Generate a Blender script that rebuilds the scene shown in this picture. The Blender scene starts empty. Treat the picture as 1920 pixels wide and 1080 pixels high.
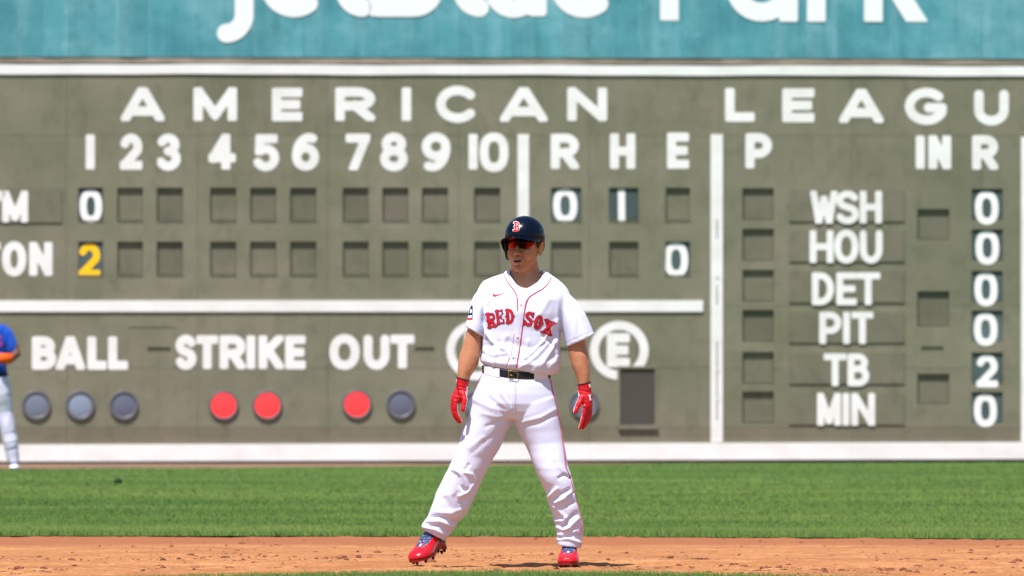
import bpy, math, random
import numpy as np
from mathutils import Vector, Matrix
from mathutils.bvhtree import BVHTree

random.seed(7)
rng = np.random.default_rng(7)
S = bpy.context.scene
COL = S.collection
rad = math.radians

# ------------------------------------------------------------------ camera
F = 16000.0                       # focal length in photograph pixels (300 mm lens)
CAM_H = 0.863
TILT = math.atan((731 - 540) / F)
cam_d = bpy.data.cameras.new('camera')
cam = bpy.data.objects.new('camera', cam_d)
COL.objects.link(cam)
cam_d.sensor_width = 36.0
cam_d.lens = 36.0 * F / 1920.0
cam_d.clip_start = 0.5
cam_d.clip_end = 2000
cam_d.dof.use_dof = True
cam_d.dof.focus_distance = 41.95
cam_d.dof.aperture_fstop = 7.4
cam_d.dof.aperture_blades = 9
cam.location = (0, 0, CAM_H)
cam.rotation_euler = (rad(90) + TILT, 0, 0)
S.camera = cam

# ------------------------------------------------------------------ light
sun_dir = Vector((-0.18, -0.375, 0.91)).normalized()      # towards the sun
W = bpy.data.worlds.new('World')
S.world = W
W.use_nodes = True
nt = W.node_tree
bg = nt.nodes['Background']
sky = nt.nodes.new('ShaderNodeTexSky')
sky.sky_type = 'NISHITA'
sky.sun_disc = False
sky.sun_elevation = math.asin(sun_dir.z)
sky.sun_rotation = math.atan2(sun_dir.x, sun_dir.y) % (2 * math.pi)
nt.links.new(sky.outputs[0], bg.inputs[0])
bg.inputs[1].default_value = 0.08
sl = bpy.data.lights.new('sun', 'SUN')
sl.energy = 4.8
sl.angle = rad(0.53)
sl.color = (1.0, 0.965, 0.925)
so = bpy.data.objects.new('sun', sl)
COL.objects.link(so)
so.rotation_euler = (-sun_dir).to_track_quat('-Z', 'Y').to_euler()
S.view_settings.view_transform = 'Standard'
S.view_settings.look = 'None'
S.view_settings.gamma = 1
S.view_settings.use_curve_mapping = False
S.view_settings.exposure = 0.72

# ------------------------------------------------------------------ geometry helpers
CT, ST = math.cos(TILT), math.sin(TILT)


def ray(px, py):
    """direction (numpy) of the camera ray through photograph pixel"""
    px = np.asarray(px, float); py = np.asarray(py, float)
    x = (px - 960) / F
    v = (540 - py) / F
    return np.stack([x, CT - v * ST + 0 * x, ST + v * CT + 0 * x], -1)


def at(px, py, Y):
    d = ray(px, py)
    t = np.asarray(Y, float) / d[..., 1]
    p = d * t[..., None]
    p[..., 2] += CAM_H
    return p


def to_px(p):
    p = np.asarray(p, float)
    y, z = p[..., 1], p[..., 2] - CAM_H
    dep = y * CT + z * ST
    up = -y * ST + z * CT
    return 960 + F * p[..., 0] / dep, 540 - F * up / dep


WY, WS = 102.0, 0.15
WN = np.array([WS, -1.0, 0.0]); WN /= np.linalg.norm(WN)


def wall(px, py, off=0.0):
    """point of the left-field wall plane seen at a pixel, moved off metres out of the wall"""
    d = ray(px, py)
    t = WY / (d[..., 1] - WS * d[..., 0])
    p = d * t[..., None]
    p[..., 2] += CAM_H
    return p + WN * off


ORG = {}


def mk(name, verts, faces, mats, parent=None, origin=None, smooth=False, midx=None):
    verts = np.asarray(verts, float).reshape(-1, 3)
    if parent is not None:
        o0 = ORG[parent.name]
    else:
        o0 = np.array(origin if origin is not None else (0, 0, 0), float)
    me = bpy.data.meshes.new(name)
    me.from_pydata((verts - o0).tolist(), [], [list(map(int, f)) for f in faces])
    if not isinstance(mats, (list, tuple)):
        mats = [mats]
    for m in mats:
        me.materials.append(m)
    if midx is not None:
        me.polygons.foreach_set('material_index', midx)
    if smooth:
        me.polygons.foreach_set('use_smooth', [True] * len(me.polygons))
    me.update()
    o = bpy.data.objects.new(name, me)
    COL.objects.link(o)
    if parent is not None:
        o.parent = parent
    else:
        o.location = o0
    ORG[o.name] = o0
    return o


def empty(name, loc):
    o = bpy.data.objects.new(name, None)
    o.empty_display_size = 0.1
    COL.objects.link(o)
    o.location = loc
    ORG[o.name] = np.array(loc, float)
    return o


def tag(o, label=None, cat=None, group=None, kind=None):
    for k, v in (('label', label), ('category', cat), ('group', group), ('kind', kind)):
        if v:
            o[k] = v
    return o


def join(parts):
    V, Fc, n = [], [], 0
    for v, f in parts:
        v = np.asarray(v, float).reshape(-1, 3)
        V.append(v)
        Fc += [[i + n for i in q] for q in f]
        n += len(v)
    return np.concatenate(V), Fc


def box_between(pa, off0, off1):
    """slab on the wall: pa=(x0,y0,x1,y1) pixels or 4 corners, front at off1, back at off0"""
    if len(pa) == 4 and not hasattr(pa[0], '__len__'):
        x0, y0, x1, y1 = pa
        c = [(x0, y0), (x1, y0), (x1, y1), (x0, y1)]
    else:
        c = pa
    v = [wall(a, b, off1) for a, b in c] + [wall(a, b, off0) for a, b in c]
    n = len(c)
    f = [list(range(n))[::-1], list(range(n, 2 * n))]
    f += [[i, (i + 1) % n, n + (i + 1) % n, n + i] for i in range(n)]
    return np.array(v), f


def ring_loft(rings, n=28, e=2.0, cap=True):
    """rings: (Lx,Ly,Rx,Ry, Y centre, half depth[, exponent]) pixels -> closed tube"""
    V, Fc = [], []
    for r in rings:
        lx, ly, rx, ry, Y, hd = r[:6]
        ee = r[6] if len(r) > 6 else e
        L = at(lx, ly, Y); R = at(rx, ry, Y)
        c = (L + R) / 2; h = (R - L) / 2
        for i in range(n):
            t = 2 * math.pi * i / n
            ct, st = math.cos(t), math.sin(t)
            a = math.copysign(abs(ct) ** (2 / ee), ct)
            b = math.copysign(abs(st) ** (2 / ee), st)
            V.append(c + h * a + np.array([0, -hd * b, 0]))
    m = len(rings)
    for k in range(m - 1):
        for i in range(n):
            j = (i + 1) % n
            Fc.append([k * n + i, k * n + j, (k + 1) * n + j, (k + 1) * n + i])
    if cap:
        Fc.append(list(range(n))[::-1])
        Fc.append([(m - 1) * n + i for i in range(n)])
    return np.array(V), Fc


def tube(pts, r, n=8, closed=False):
    """tube along world points; r scalar or list"""
    P = [np.array(p, float) for p in pts]
    m = len(P)
    rr = r if hasattr(r, '__len__') else [r] * m
    V, Fc = [], []
    ref = np.array([0.13, 0.9, 0.31])
    prev = None
    for k in range(m):
        if closed:
            t = P[(k + 1) % m] - P[k - 1]
        else:
            t = P[min(k + 1, m - 1)] - P[max(k - 1, 0)]
        t = t / (np.linalg.norm(t) + 1e-12)
        a = ref - t * ref.dot(t) if prev is None else prev - t * prev.dot(t)
        a /= np.linalg.norm(a) + 1e-12
        prev = a
        b = np.cross(t, a)
        for i in range(n):
            q = 2 * math.pi * i / n
            V.append(P[k] + rr[k] * (math.cos(q) * a + math.sin(q) * b))
    for k in range(m if closed else m - 1):
        k2 = (k + 1) % m
        for i in range(n):
            j = (i + 1) % n
            Fc.append([k * n + i, k * n + j, k2 * n + j, k2 * n + i])
    if not closed:
        Fc.append(list(range(n))[::-1])
        Fc.append([(m - 1) * n + i for i in range(n)])
    return np.array(V), Fc


def capsule(pts, rs, n=12):
    """rounded tapered chain"""
    P = [np.array(p, float) for p in pts]
    d0 = P[0] - P[1]; d0 /= np.linalg.norm(d0)
    d1 = P[-1] - P[-2]; d1 /= np.linalg.norm(d1)
    A, R = [], []
    for q in (88, 60, 30):
        A.append(P[0] + d0 * rs[0] * math.sin(rad(q))); R.append(rs[0] * math.cos(rad(q)))
    A += P; R += list(rs)
    for q in (30, 60, 88):
        A.append(P[-1] + d1 * rs[-1] * math.sin(rad(q))); R.append(rs[-1] * math.cos(rad(q)))
    return tube(A, R, n)


def ellipsoid(c, r, n=16, m=10, M=None):
    V, Fc = [], []
    for k in range(m + 1):
        th = math.pi * k / m
        for i in range(n):
            ph = 2 * math.pi * i / n
            p = np.array([r[0] * math.sin(th) * math.cos(ph), r[1] * math.sin(th) * math.sin(ph), r[2] * math.cos(th)])
            if M is not None:
                p = M @ p
            V.append(np.array(c) + p)
    for k in range(m):
        for i in range(n):
            j = (i + 1) % n
            Fc.append([k * n + i, (k + 1) * n + i, (k + 1) * n + j, k * n + j])
    return np.array(V), Fc


def remesh(parts, voxel, smooth_it=4, factor=0.5):
    v, f = join(parts)
    me = bpy.data.meshes.new('temp')
    me.from_pydata(v.tolist(), [], f)
    o = bpy.data.objects.new('temp', me)
    COL.objects.link(o)
    m = o.modifiers.new('r', 'REMESH'); m.mode = 'VOXEL'; m.voxel_size = voxel
    if smooth_it:
        s = o.modifiers.new('s', 'SMOOTH'); s.factor = factor; s.iterations = smooth_it
    dg = bpy.context.evaluated_depsgraph_get()
    ev = o.evaluated_get(dg)
    out = bpy.data.meshes.new_from_object(ev)
    bpy.data.objects.remove(o)
    return out


def mesh_arrays(me):
    v = np.empty(len(me.vertices) * 3); me.vertices.foreach_get('co', v)
    nn = np.empty(len(me.vertices) * 3); me.vertices.foreach_get('normal', nn)
    return v.reshape(-1, 3), nn.reshape(-1, 3), [tuple(p.vertices) for p in me.polygons]


_lat = rng.random((64, 64, 64))


def vnoise(x, y, z):
    x, y, z = np.broadcast_arrays(np.asarray(x, float), np.asarray(y, float), np.asarray(z, float))
    i, j, k = np.floor(x).astype(int), np.floor(y).astype(int), np.floor(z).astype(int)
    fx, fy, fz = x - i, y - j, z - k
    fx, fy, fz = [t * t * (3 - 2 * t) for t in (fx, fy, fz)]
    r = 0
    for a in (0, 1):
        for b in (0, 1):
            for c in (0, 1):
                w = (fx if a else 1 - fx) * (fy if b else 1 - fy) * (fz if c else 1 - fz)
                r = r + w * _lat[(i + a) & 63, (j + b) & 63, (k + c) & 63]
    return r * 2 - 1


def fbm(x, y, z, o=3):
    r, a = 0, 1.0
    for q in range(o):
        r = r + a * vnoise(x * 2 ** q + 17 * q, y * 2 ** q, z * 2 ** q)
        a *= 0.5
    return r


def seg_dist(px, py, pts):
    d = np.full(np.shape(px), 1e9)
    for (ax, ay), (bx, by) in zip(pts[:-1], pts[1:]):
        vx, vy = bx - ax, by - ay
        L = vx * vx + vy * vy + 1e-12
        t = np.clip(((px - ax) * vx + (py - ay) * vy) / L, 0, 1)
        d = np.minimum(d, np.hypot(px - ax - t * vx, py - ay - t * vy))
    return d


# ------------------------------------------------------------------ materials
def mat(name, color, rough=0.8, spec=0.3, metal=0.0, coat=0.0, sss=0.0):
    m = bpy.data.materials.new(name)
    m.use_nodes = True
    b = m.node_tree.nodes['Principled BSDF']
    b.inputs['Base Color'].default_value = (*color, 1)
    b.inputs['Roughness'].default_value = rough
    b.inputs['Specular IOR Level'].default_value = spec
    b.inputs['Metallic'].default_value = metal
    b.inputs['Coat Weight'].default_value = coat
    b.inputs['Coat Roughness'].default_value = 0.05
    if sss:
        b.inputs['Subsurface Weight'].default_value = sss
        b.inputs['Subsurface Radius'].default_value = (0.01, 0.004, 0.002)
    return m


def N(m, t, **kw):
    n = m.node_tree.nodes.new(t)
    for k, v in kw.items():
        if k.startswith('i_'):
            n.inputs[k[2:].replace('_', ' ')].default_value = v
        else:
            setattr(n, k, v)
    return n


def LK(m, a, b):
    m.node_tree.links.new(a, b)


def pos_noise(m, scale=(1, 1, 1), nscale=1.0, detail=4, rough=0.55, obj=False):
    if obj:
        g = N(m, 'ShaderNodeTexCoord').outputs['Object']
    else:
        g = N(m, 'ShaderNodeNewGeometry').outputs['Position']
    mp = N(m, 'ShaderNodeMapping'); mp.inputs['Scale'].default_value = scale
    LK(m, g, mp.inputs['Vector'])
    n = N(m, 'ShaderNodeTexNoise'); n.inputs['Scale'].default_value = nscale
    n.inputs['Detail'].default_value = detail; n.inputs['Roughness'].default_value = rough
    LK(m, mp.outputs[0], n.inputs['Vector'])
    return n.outputs['Fac']


def ramp(m, fac, stops):
    r = N(m, 'ShaderNodeValToRGB')
    cr = r.color_ramp
    while len(cr.elements) < len(stops):
        cr.elements.new(0.5)
    for e, (p, c) in zip(cr.elements, stops):
        e.position = p
        e.color = (*c, 1) if len(c) == 3 else c
    LK(m, fac, r.inputs[0])
    return r.outputs[0]


def mix(m, a, b, fac, mode='MIX'):
    x = N(m, 'ShaderNodeMix', data_type='RGBA', blend_type=mode)
    for s, v in ((x.inputs[0], fac), (x.inputs[6], a), (x.inputs[7], b)):
        if hasattr(v, 'links'):
            LK(m, v, s)
        else:
            s.default_value = v if not hasattr(v, '__len__') else (*v, 1)
    return x.outputs[2]


def bump(m, h, strength=0.3, dist=0.01):
    b = N(m, 'ShaderNodeBump'); b.inputs['Strength'].default_value = strength; b.inputs['Distance'].default_value = dist
    LK(m, h, b.inputs['Height'])
    LK(m, b.outputs[0], m.node_tree.nodes['Principled BSDF'].inputs['Normal'])


def base(m, col):
    LK(m, col, m.node_tree.nodes['Principled BSDF'].inputs['Base Color'])


def obj_tone(m, col, amount=0.06):
    oi = N(m, 'ShaderNodeObjectInfo')
    v = N(m, 'ShaderNodeMapRange'); v.inputs[3].default_value = 1 - amount; v.inputs[4].default_value = 1 + amount
    LK(m, oi.outputs['Random'], v.inputs[0])
    h = N(m, 'ShaderNodeHueSaturation'); LK(m, col, h.inputs['Color']); LK(m, v.outputs[0], h.inputs['Value'])
    return h.outputs[0]


def painted(name, c1, c2, c3, streak, tone=0.05, rough=0.55):
    """weathered painted board: blotches, faint vertical streaks, per-board tone"""
    m = mat(name, c1, rough, 0.3)
    a = pos_noise(m, (1.0, 1.0, 1.6), 0.9, 5, 0.6)
    col = ramp(m, a, [(0.32, c1), (0.52, c2), (0.72, c3)])
    s = pos_noise(m, (5, 5, 0.5), 1.2, 4)
    col = mix(m, col, streak, ramp(m, s, [(0.48, (0, 0, 0)), (0.8, (0.45, 0.45, 0.45))]))
    k = pos_noise(m, (1.6, 1.6, 1.0), 3.0, 6, 0.7)
    col = mix(m, col, tuple(q * 0.70 for q in c1), ramp(m, k, [(0.50, (0, 0, 0)), (0.72, (0.55, 0.55, 0.55))]))
    k2 = pos_noise(m, (1, 1, 1), 5.0, 3, 0.5)
    col = mix(m, col, streak, ramp(m, k2, [(0.70, (0, 0, 0)), (0.78, (0.45, 0.45, 0.45))]))
    if tone:
        col = obj_tone(m, col, tone)
    base(m, col)
    bump(m, pos_noise(m, (1, 1, 1), 6, 3), 0.12, 0.01)
    return m


M_green = painted('green_board_paint', (0.150, 0.150, 0.096), (0.182, 0.177, 0.122), (0.222, 0.197, 0.146), (0.235, 0.200, 0.152), 0.05)
M_greenlow = painted('scuffed_lower_paint', (0.145, 0.130, 0.088), (0.165, 0.148, 0.104), (0.20, 0.17, 0.125), (0.21, 0.165, 0.12), 0.05)
M_cover = painted('cover_plate_paint', (0.122, 0.121, 0.080), (0.148, 0.141, 0.098), (0.18, 0.158, 0.118), (0.18, 0.15, 0.115), 0.13)
M_plate = painted('team_plate_paint', (0.138, 0.134, 0.092), (0.160, 0.152, 0.106), (0.19, 0.168, 0.125), (0.20, 0.168, 0.13), 0.04)
M_gap = mat('dark_gap', (0.03, 0.03, 0.035), 0.9)
M_teal = painted('teal_panel_paint', (0.052, 0.225, 0.275), (0.082, 0.29, 0.34), (0.17, 0.385, 0.45), (0.26, 0.47, 0.53), 0.07)
M_white = mat('white_board_paint', (0.8, 0.79, 0.78), 0.55)
base(M_white, ramp(M_white, pos_noise(M_white, (1, 1, 2), 2.2, 4), [(0.3, (0.72, 0.705, 0.685)), (0.6, (0.80, 0.79, 0.785))]))
M_tealwhite = mat('white_lettering', (0.80, 0.81, 0.83), 0.5)
M_yellow = mat('yellow_digit', (0.9, 0.50, 0.006), 0.5)
M_blueplate = painted('number_plate_blue', (0.052, 0.078, 0.082), (0.066, 0.098, 0.102), (0.085, 0.12, 0.126), (0.09, 0.12, 0.12), 0.18)
M_ledge = mat('weathered_ledge', (0.25, 0.21, 0.17), 0.8)
base(M_ledge, ramp(M_ledge, pos_noise(M_ledge, (1, 1, 6), 2.5, 5), [(0.35, (0.20, 0.165, 0.125)), (0.65, (0.34, 0.28, 0.225))]))
M_navypad = mat('navy_sill', (0.012, 0.012, 0.03), 0.7)
M_housing = mat('lamp_housing', (0.11, 0.11, 0.125), 0.45)
M_vent = mat('vent_mesh_metal', (0.13, 0.115, 0.095), 0.6)
M_ventback = mat('vent_dark', (0.05, 0.042, 0.036), 0.9)


def lensmat(name, c, em=None, st=0):
    m = mat(name, c, 0.35, 0.5)
    w = N(m, 'ShaderNodeTexWave', wave_type='BANDS', bands_direction='Z'); w.inputs['Scale'].default_value = 14
    g = N(m, 'ShaderNodeNewGeometry'); LK(m, g.outputs['Position'], w.inputs['Vector'])
    base(m, ramp(m, w.outputs[0], [(0.2, tuple(x * 0.82 for x in c)), (0.8, c)]))
    if em:
        b = m.node_tree.nodes['Principled BSDF']
        b.inputs['Emission Color'].default_value = (*em, 1); b.inputs['Emission Strength'].default_value = st
    return m


M_lens = [lensmat('unlit_lens_grey', (0.17, 0.20, 0.27)), lensmat('unlit_lens_pale', (0.24, 0.29, 0.40)), lensmat('unlit_lens_dark', (0.13, 0.14, 0.20))]
M_red_lens = lensmat('lit_lens_red', (0.6, 0.03, 0.035), (1.0, 0.05, 0.055), 0.42)

# ------------------------------------------------------------------ stroke lettering
def E(cx, cy, rx, ry, a0, a1, n=14, e=2.0):
    out = []
    for i in range(n + 1):
        t = rad(a0 + (a1 - a0) * i / n)
        c, s = math.cos(t), math.sin(t)
        out.append((cx + rx * math.copysign(abs(c) ** (2 / e), c), cy + ry * math.copysign(abs(s) ** (2 / e), s)))
    return out


GL = {
    'A': [[(-.02, -.12), (.47, 1.05)], [(1.02, -.12), (.53, 1.05)], [(.2, .22), (.8, .22)]],
    'M': [[(0, 0), (0, 1)], [(0, 1.05), (.5, .08)], [(.5, .08), (1, 1.05)], [(1, 1), (1, 0)]],
    'N': [[(0, 0), (0, 1)], [(0, 1.05), (1, -.05)], [(1, 1), (1, 0)]],
    'E': [[(0, 0), (0, 1)], [(0, 0), (1, 0)], [(0, .5), (.9, .5)], [(0, 1), (1, 1)]],
    'L': [[(0, 0), (0, 1)], [(0, 0), (1, 0)]],
    'I': [[(.5, 0), (.5, 1)]], '1': [[(.5, 0), (.5, 1)]],
    'H': [[(0, 0), (0, 1)], [(1, 0), (1, 1)], [(0, .5), (1, .5)]],
    'T': [[(.5, 0), (.5, 1)], [(0, 1), (1, 1)]],
    'K': [[(0, 0), (0, 1)], [(.05, .42), (1, 1.06)], [(.3, .6), (1, -.06)]],
    'W': [[(0, 1.05), (.25, -.05)], [(.25, -.05), (.5, .8)], [(.5, .8), (.75, -.05)], [(.75, -.05), (1, 1.05)]],
    'Y': [[(0, 1.05), (.5, .45)], [(1, 1.05), (.5, .45)], [(.5, .45), (.5, 0)]],
    'R': [[(0, 0), (0, 1)], [(0, 1), (.55, 1)] + E(.55, .72, .45, .28, 90, -90) + [(0, .44)], [(.5, .44), (1.0, -.06)]],
    'P': [[(0, 0), (0, 1)], [(0, 1), (.5, 1)] + E(.5, .70, .5, .30, 90, -90) + [(0, .40)]],
    'B': [[(0, 0), (0, 1)], [(0, 1), (.5, 1)] + E(.5, .77, .42, .23, 90, -90) + [(0, .54)], [(0, .54), (.55, .54)] + E(.55, .27, .45, .27, 90, -90) + [(0, 0)]],
    'D': [[(0, 0), (0, 1)], [(0, 1), (.35, 1)] + E(.35, .5, .65, .5, 90, -90) + [(0, 0)]],
    'C': [E(.52, .5, .52, .5, 42, 318, 20)],
    'G': [E(.52, .5, .52, .5, 45, 335, 22) + [(1, .45), (.58, .45)]],
    'O': [E(.5, .5, .5, .5, 0, 360, 28, 2.2)], '0': [E(.5, .5, .5, .5, 0, 360, 28, 2.5)],
    'U': [[(0, 1), (0, .4)] + E(.5, .4, .5, .4, 180, 360) + [(1, 1)]],
    'S': [E(.5, .765, .48, .235, 25, 250) + E(.5, .25, .5, .25, 80, -155)],
    '2': [E(.5, .68, .48, .32, 158, -25) + [(0, 0)], [(0, 0), (1, 0)]],
    '3': [E(.44, .77, .46, .23, 155, -90), E(.44, .27, .54, .27, 90, -155)],
    '4': [[(.70, 0), (.70, 1)], [(.66, 1.02), (0, .27)], [(0, .27), (1, .27)]],
    '5': [[(.92, 1), (.1, 1)], [(.1, 1), (.08, .56)], E(.46, .32, .54, .32, 125, -150)],
    '6': [E(.5, .32, .5, .32, 0, 360, 22), E(.68, .38, .68, .62, 185, 72)],
    '7': [[(0, 1), (1, 1)], [(1, 1.02), (.25, -.06)]],
    '8': [E(.5, .77, .42, .23, 0, 360, 20), E(.5, .27, .5, .27, 0, 360, 20)],
    '9': [E(.5, .68, .5, .32, 0, 360, 22), E(.32, .62, .68, .62, 5, -108)],
}


def sd_strokes(X, Y, strokes, hw):
    """signed distance; straight two-point strokes get square ends, curves round ends"""
    d = np.full(X.shape, 1e9)
    for st in strokes:
        h = hw
        if isinstance(st, dict):
            h = st['w']; st = st['p']
        if len(st) == 2:
            (ax, ay), (bx, by) = st
            L = math.hypot(bx - ax, by - ay) + 1e-9
            ux, uy = (bx - ax) / L, (by - ay) / L
            cx, cy = (ax + bx) / 2, (ay + by) / 2
            a = np.abs((X - cx) * ux + (Y - cy) * uy); b = np.abs(-(X - cx) * uy + (Y - cy) * ux)
            r = h * 0.38
            qa = a - (L / 2 + h * 0.95 - r); qb = b - (h - r)
            dd = np.hypot(np.maximum(qa, 0), np.maximum(qb, 0)) + np.minimum(np.maximum(qa, qb), 0) - r
        else:
            dd = seg_dist(X, Y, st) - h
        d = np.minimum(d, dd)
    return d


def field_mesh(fn, x0, x1, y0, y1, cell, mp, thick=None):
    """filled shape {fn<0} over the box, as clipped grid cells, mapped by mp(x,y,level); thick -> side walls"""
    nx = max(2, int(math.ceil((x1 - x0) / cell))); ny = max(2, int(math.ceil((y1 - y0) / cell)))
    xs = np.linspace(x0, x1, nx + 1); ys = np.linspace(y0, y1, ny + 1)
    X, Y = np.meshgrid(xs, ys)
    D = fn(X, Y)
    pts, idx, faces, edges = [], {}, [], []

    def vid(key, p):
        if key not in idx:
            idx[key] = len(pts); pts.append(p)
        return idx[key]
    for j in range(ny):
        for i in range(nx):
            c = [(i, j), (i + 1, j), (i + 1, j + 1), (i, j + 1)]
            v = [D[b, a] for a, b in c]
            if min(v) >= 0:
                continue
            poly, cross = [], []
            for k in range(4):
                a, b = c[k], c[(k + 1) % 4]
                va, vb = v[k], v[(k + 1) % 4]
                if va < 0:
                    poly.append(vid(a, (X[a[1], a[0]], Y[a[1], a[0]])))
                if (va < 0) != (vb < 0):
                    t = va / (va - vb)
                    p = (X[a[1], a[0]] * (1 - t) + X[b[1], b[0]] * t, Y[a[1], a[0]] * (1 - t) + Y[b[1], b[0]] * t)
                    q = vid(tuple(sorted((a, b))), p)
                    poly.append(q); cross.append((q, va < 0))
            if len(poly) >= 3:
                faces.append(poly)
                if len(cross) == 2:
                    ex = [q for q, o in cross if o]; en = [q for q, o in cross if not o]
                    if ex and en:
                        edges.append((ex[0], en[0]))
    if not pts:
        return None
    P = np.array(pts)
    top = mp(P[:, 0], P[:, 1], 1)
    if thick is None:
        return top, faces
    bot = mp(P[:, 0], P[:, 1], 0)
    n = len(P)
    fc = [f for f in faces] + [[a, b, b + n, a + n] for a, b in edges]
    return np.concatenate([top, bot]), fc


def wall_v(X, Y, off):
    return wall(X, Y, 0.0) + np.asarray(off)[..., None] * WN


def wall_letter(ch, x0, x1, y0, y1, hw, parent, m=None, off=0.0, thick=0.0035, name='letter', cell=1.7, strokes=None, clip=True, label=None):
    hw = hw - 1.2
    x0 += .7; x1 -= .7; y0 += .7; y1 -= .7
    w, h = (x1 - x0) - 2 * hw, (y1 - y0) - 2 * hw
    src = strokes if strokes else GL[ch]
    st = []
    for s in src:
        st.append([(x0 + hw + a * w, y1 - hw - b * h) for a, b in s])

    def fn(X, Y):
        d = sd_strokes(X, Y, st, hw)
        if clip:
            cx, cy = (x0 + x1) / 2, (y0 + y1) / 2
            r = 2.2
            qx = np.abs(X - cx) - ((x1 - x0) / 2 - r); qy = np.abs(Y - cy) - ((y1 - y0) / 2 - r)
            b = np.hypot(np.maximum(qx, 0), np.maximum(qy, 0)) + np.minimum(np.maximum(qx, qy), 0) - r
            d = np.maximum(d, b)
        return d
    pad = 1.7
    v, f = field_mesh(fn, x0 - pad, x1 + pad, y0 - pad, y1 + pad, cell,
                      lambda X, Y, l: wall_v(X, Y, (off(Y) if callable(off) else off) + (thick if l else 0.0005)), True)
    o = mk(name, v, f, m or M_white, parent)
    if label:
        o['label'] = label
    return o


# ------------------------------------------------------------------ ground
GZ = 0.0


def ground_y(py):
    return CAM_H / ((py - 731) / F)       # distance of the ground at a pixel row (small-angle)


base_m = mat('earth', (0.12, 0.09, 0.05), 0.95)
o = mk('ground', [(-400, -60, -.06), (400, -60, -.06), (400, 700, -.06), (-400, 700, -.06)], [[0, 1, 2, 3]], base_m)
tag(o, kind='structure')

M_turf = mat('turf_soil_green', (0.06, 0.10, 0.025), 0.95, 0.1)
g1 = pos_noise(M_turf, (0.35, 0.55, 1), 1.0, 5)
base(M_turf, ramp(M_turf, g1, [(0.3, (0.035, 0.085, 0.018)), (0.7, (0.07, 0.13, 0.03))]))

M_blade = bpy.data.materials.new('grass_blade'); M_blade.use_nodes = True
bb = M_blade.node_tree.nodes['Principled BSDF']
bb.inputs['Roughness'].default_value = 0.6
bb.inputs['Specular IOR Level'].default_value = 0.25
ga = pos_noise(M_blade, (0.16, 0.30, 0), 1.0, 6, 0.62)
gb = pos_noise(M_blade, (0.7, 1.1, 0), 1.6, 4, 0.6)
gn = N(M_blade, 'ShaderNodeNewGeometry')
vm = N(M_blade, 'ShaderNodeVectorMath', operation='SCALE'); vm.inputs['Scale'].default_value = 0.10
LK(M_blade, gn.outputs['Normal'], vm.inputs[0])
va = N(M_blade, 'ShaderNodeVectorMath', operation='ADD'); LK(M_blade, vm.outputs[0], va.inputs[0]); va.inputs[1].default_value = (0, -0.18, 0.75)
vn_ = N(M_blade, 'ShaderNodeVectorMath', operation='NORMALIZE'); LK(M_blade, va.outputs[0], vn_.inputs[0])
LK(M_blade, vn_.outputs[0], bb.inputs['Normal'])
gc = ramp(M_blade, ga, [(0.34, (0.066, 0.142, 0.019)), (0.50, (0.100, 0.183, 0.029)), (0.66, (0.148, 0.225, 0.045))])
gc = mix(M_blade, gc, (0.20, 0.25, 0.09), ramp(M_blade, gb, [(0.5, (0, 0, 0)), (0.85, (0.5, 0.5, 0.5))]))
base(M_blade, gc)
tr = N(M_blade, 'ShaderNodeBsdfTranslucent'); LK(M_blade, gc, tr.inputs['Color'])
ms = N(M_blade, 'ShaderNodeMixShader'); ms.inputs[0].default_value = 0.25
LK(M_blade, bb.outputs[0], ms.inputs[1]); LK(M_blade, tr.outputs[0], ms.inputs[2])
LK(M_blade, ms.outputs[0], M_blade.node_tree.nodes['Material Output'].inputs['Surface'])

M_dirt = mat('infield_clay', (0.34, 0.15, 0.07), 0.95, 0.15)
da = pos_noise(M_dirt, (0.6, 1.2, 0), 1.6, 7, 0.72)
dcol = ramp(M_dirt, da, [(0.36, (0.29, 0.115, 0.043)), (0.52, (0.38, 0.165, 0.065)), (0.66, (0.49, 0.235, 0.100))])
db = pos_noise(M_dirt, (1, 0.25, 1), 38, 4, 0.75)
dcol = mix(M_dirt, dcol, (0.20, 0.08, 0.04), ramp(M_dirt, db, [(0.45, (0, 0, 0)), (0.75, (0.75, 0.75, 0.75))]))
# damp strip of clay along the outfield grass (a darker, redder material)
gp = N(M_dirt, 'ShaderNodeNewGeometry'); sx = N(M_dirt, 'ShaderNodeSeparateXYZ'); LK(M_dirt, gp.outputs['Position'], sx.inputs[0])
wob = pos_noise(M_dirt, (0.7, 0.7, 1), 1, 3)
ma = N(M_dirt, 'ShaderNodeMath', operation='MULTIPLY_ADD'); LK(M_dirt, wob, ma.inputs[0]); ma.inputs[1].default_value = 1.6
LK(M_dirt, sx.outputs['Y'], ma.inputs[2])
mr = N(M_dirt, 'ShaderNodeMapRange'); mr.inputs[1].default_value = 48.2; mr.inputs[2].default_value = 49.3
LK(M_dirt, ma.outputs[0], mr.inputs[0])
mr2 = N(M_dirt, 'ShaderNodeMath', operation='MULTIPLY'); LK(M_dirt, mr.outputs[0], mr2.inputs[0]); mr2.inputs[1].default_value = 0.85
dcol = mix(M_dirt, dcol, (0.26, 0.092, 0.040), mr2.outputs[0])
base(M_dirt, dcol)
bump(M_dirt, pos_noise(M_dirt, (1, 0.35, 1), 60, 5, 0.8), 0.8, 0.008)
M_clod = mat('dark_clay_clod', (0.17, 0.07, 0.04), 0.95, 0.1)
base(M_clod, obj_tone(M_clod, ramp(M_clod, pos_noise(M_clod, (1, 1, 1), 8, 2), [(0.35, (0.09, 0.032, 0.02)), (0.65, (0.24, 0.095, 0.05))]), 0.02))
M_track = mat('warning_track_clay', (0.20, 0.12, 0.075), 0.95)
base(M_track, ramp(M_track, pos_noise(M_track, (1, 1, 1), 0.8, 5), [(0.3, (0.13, 0.07, 0.045)), (0.7, (0.20, 0.12, 0.075))]))


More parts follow.
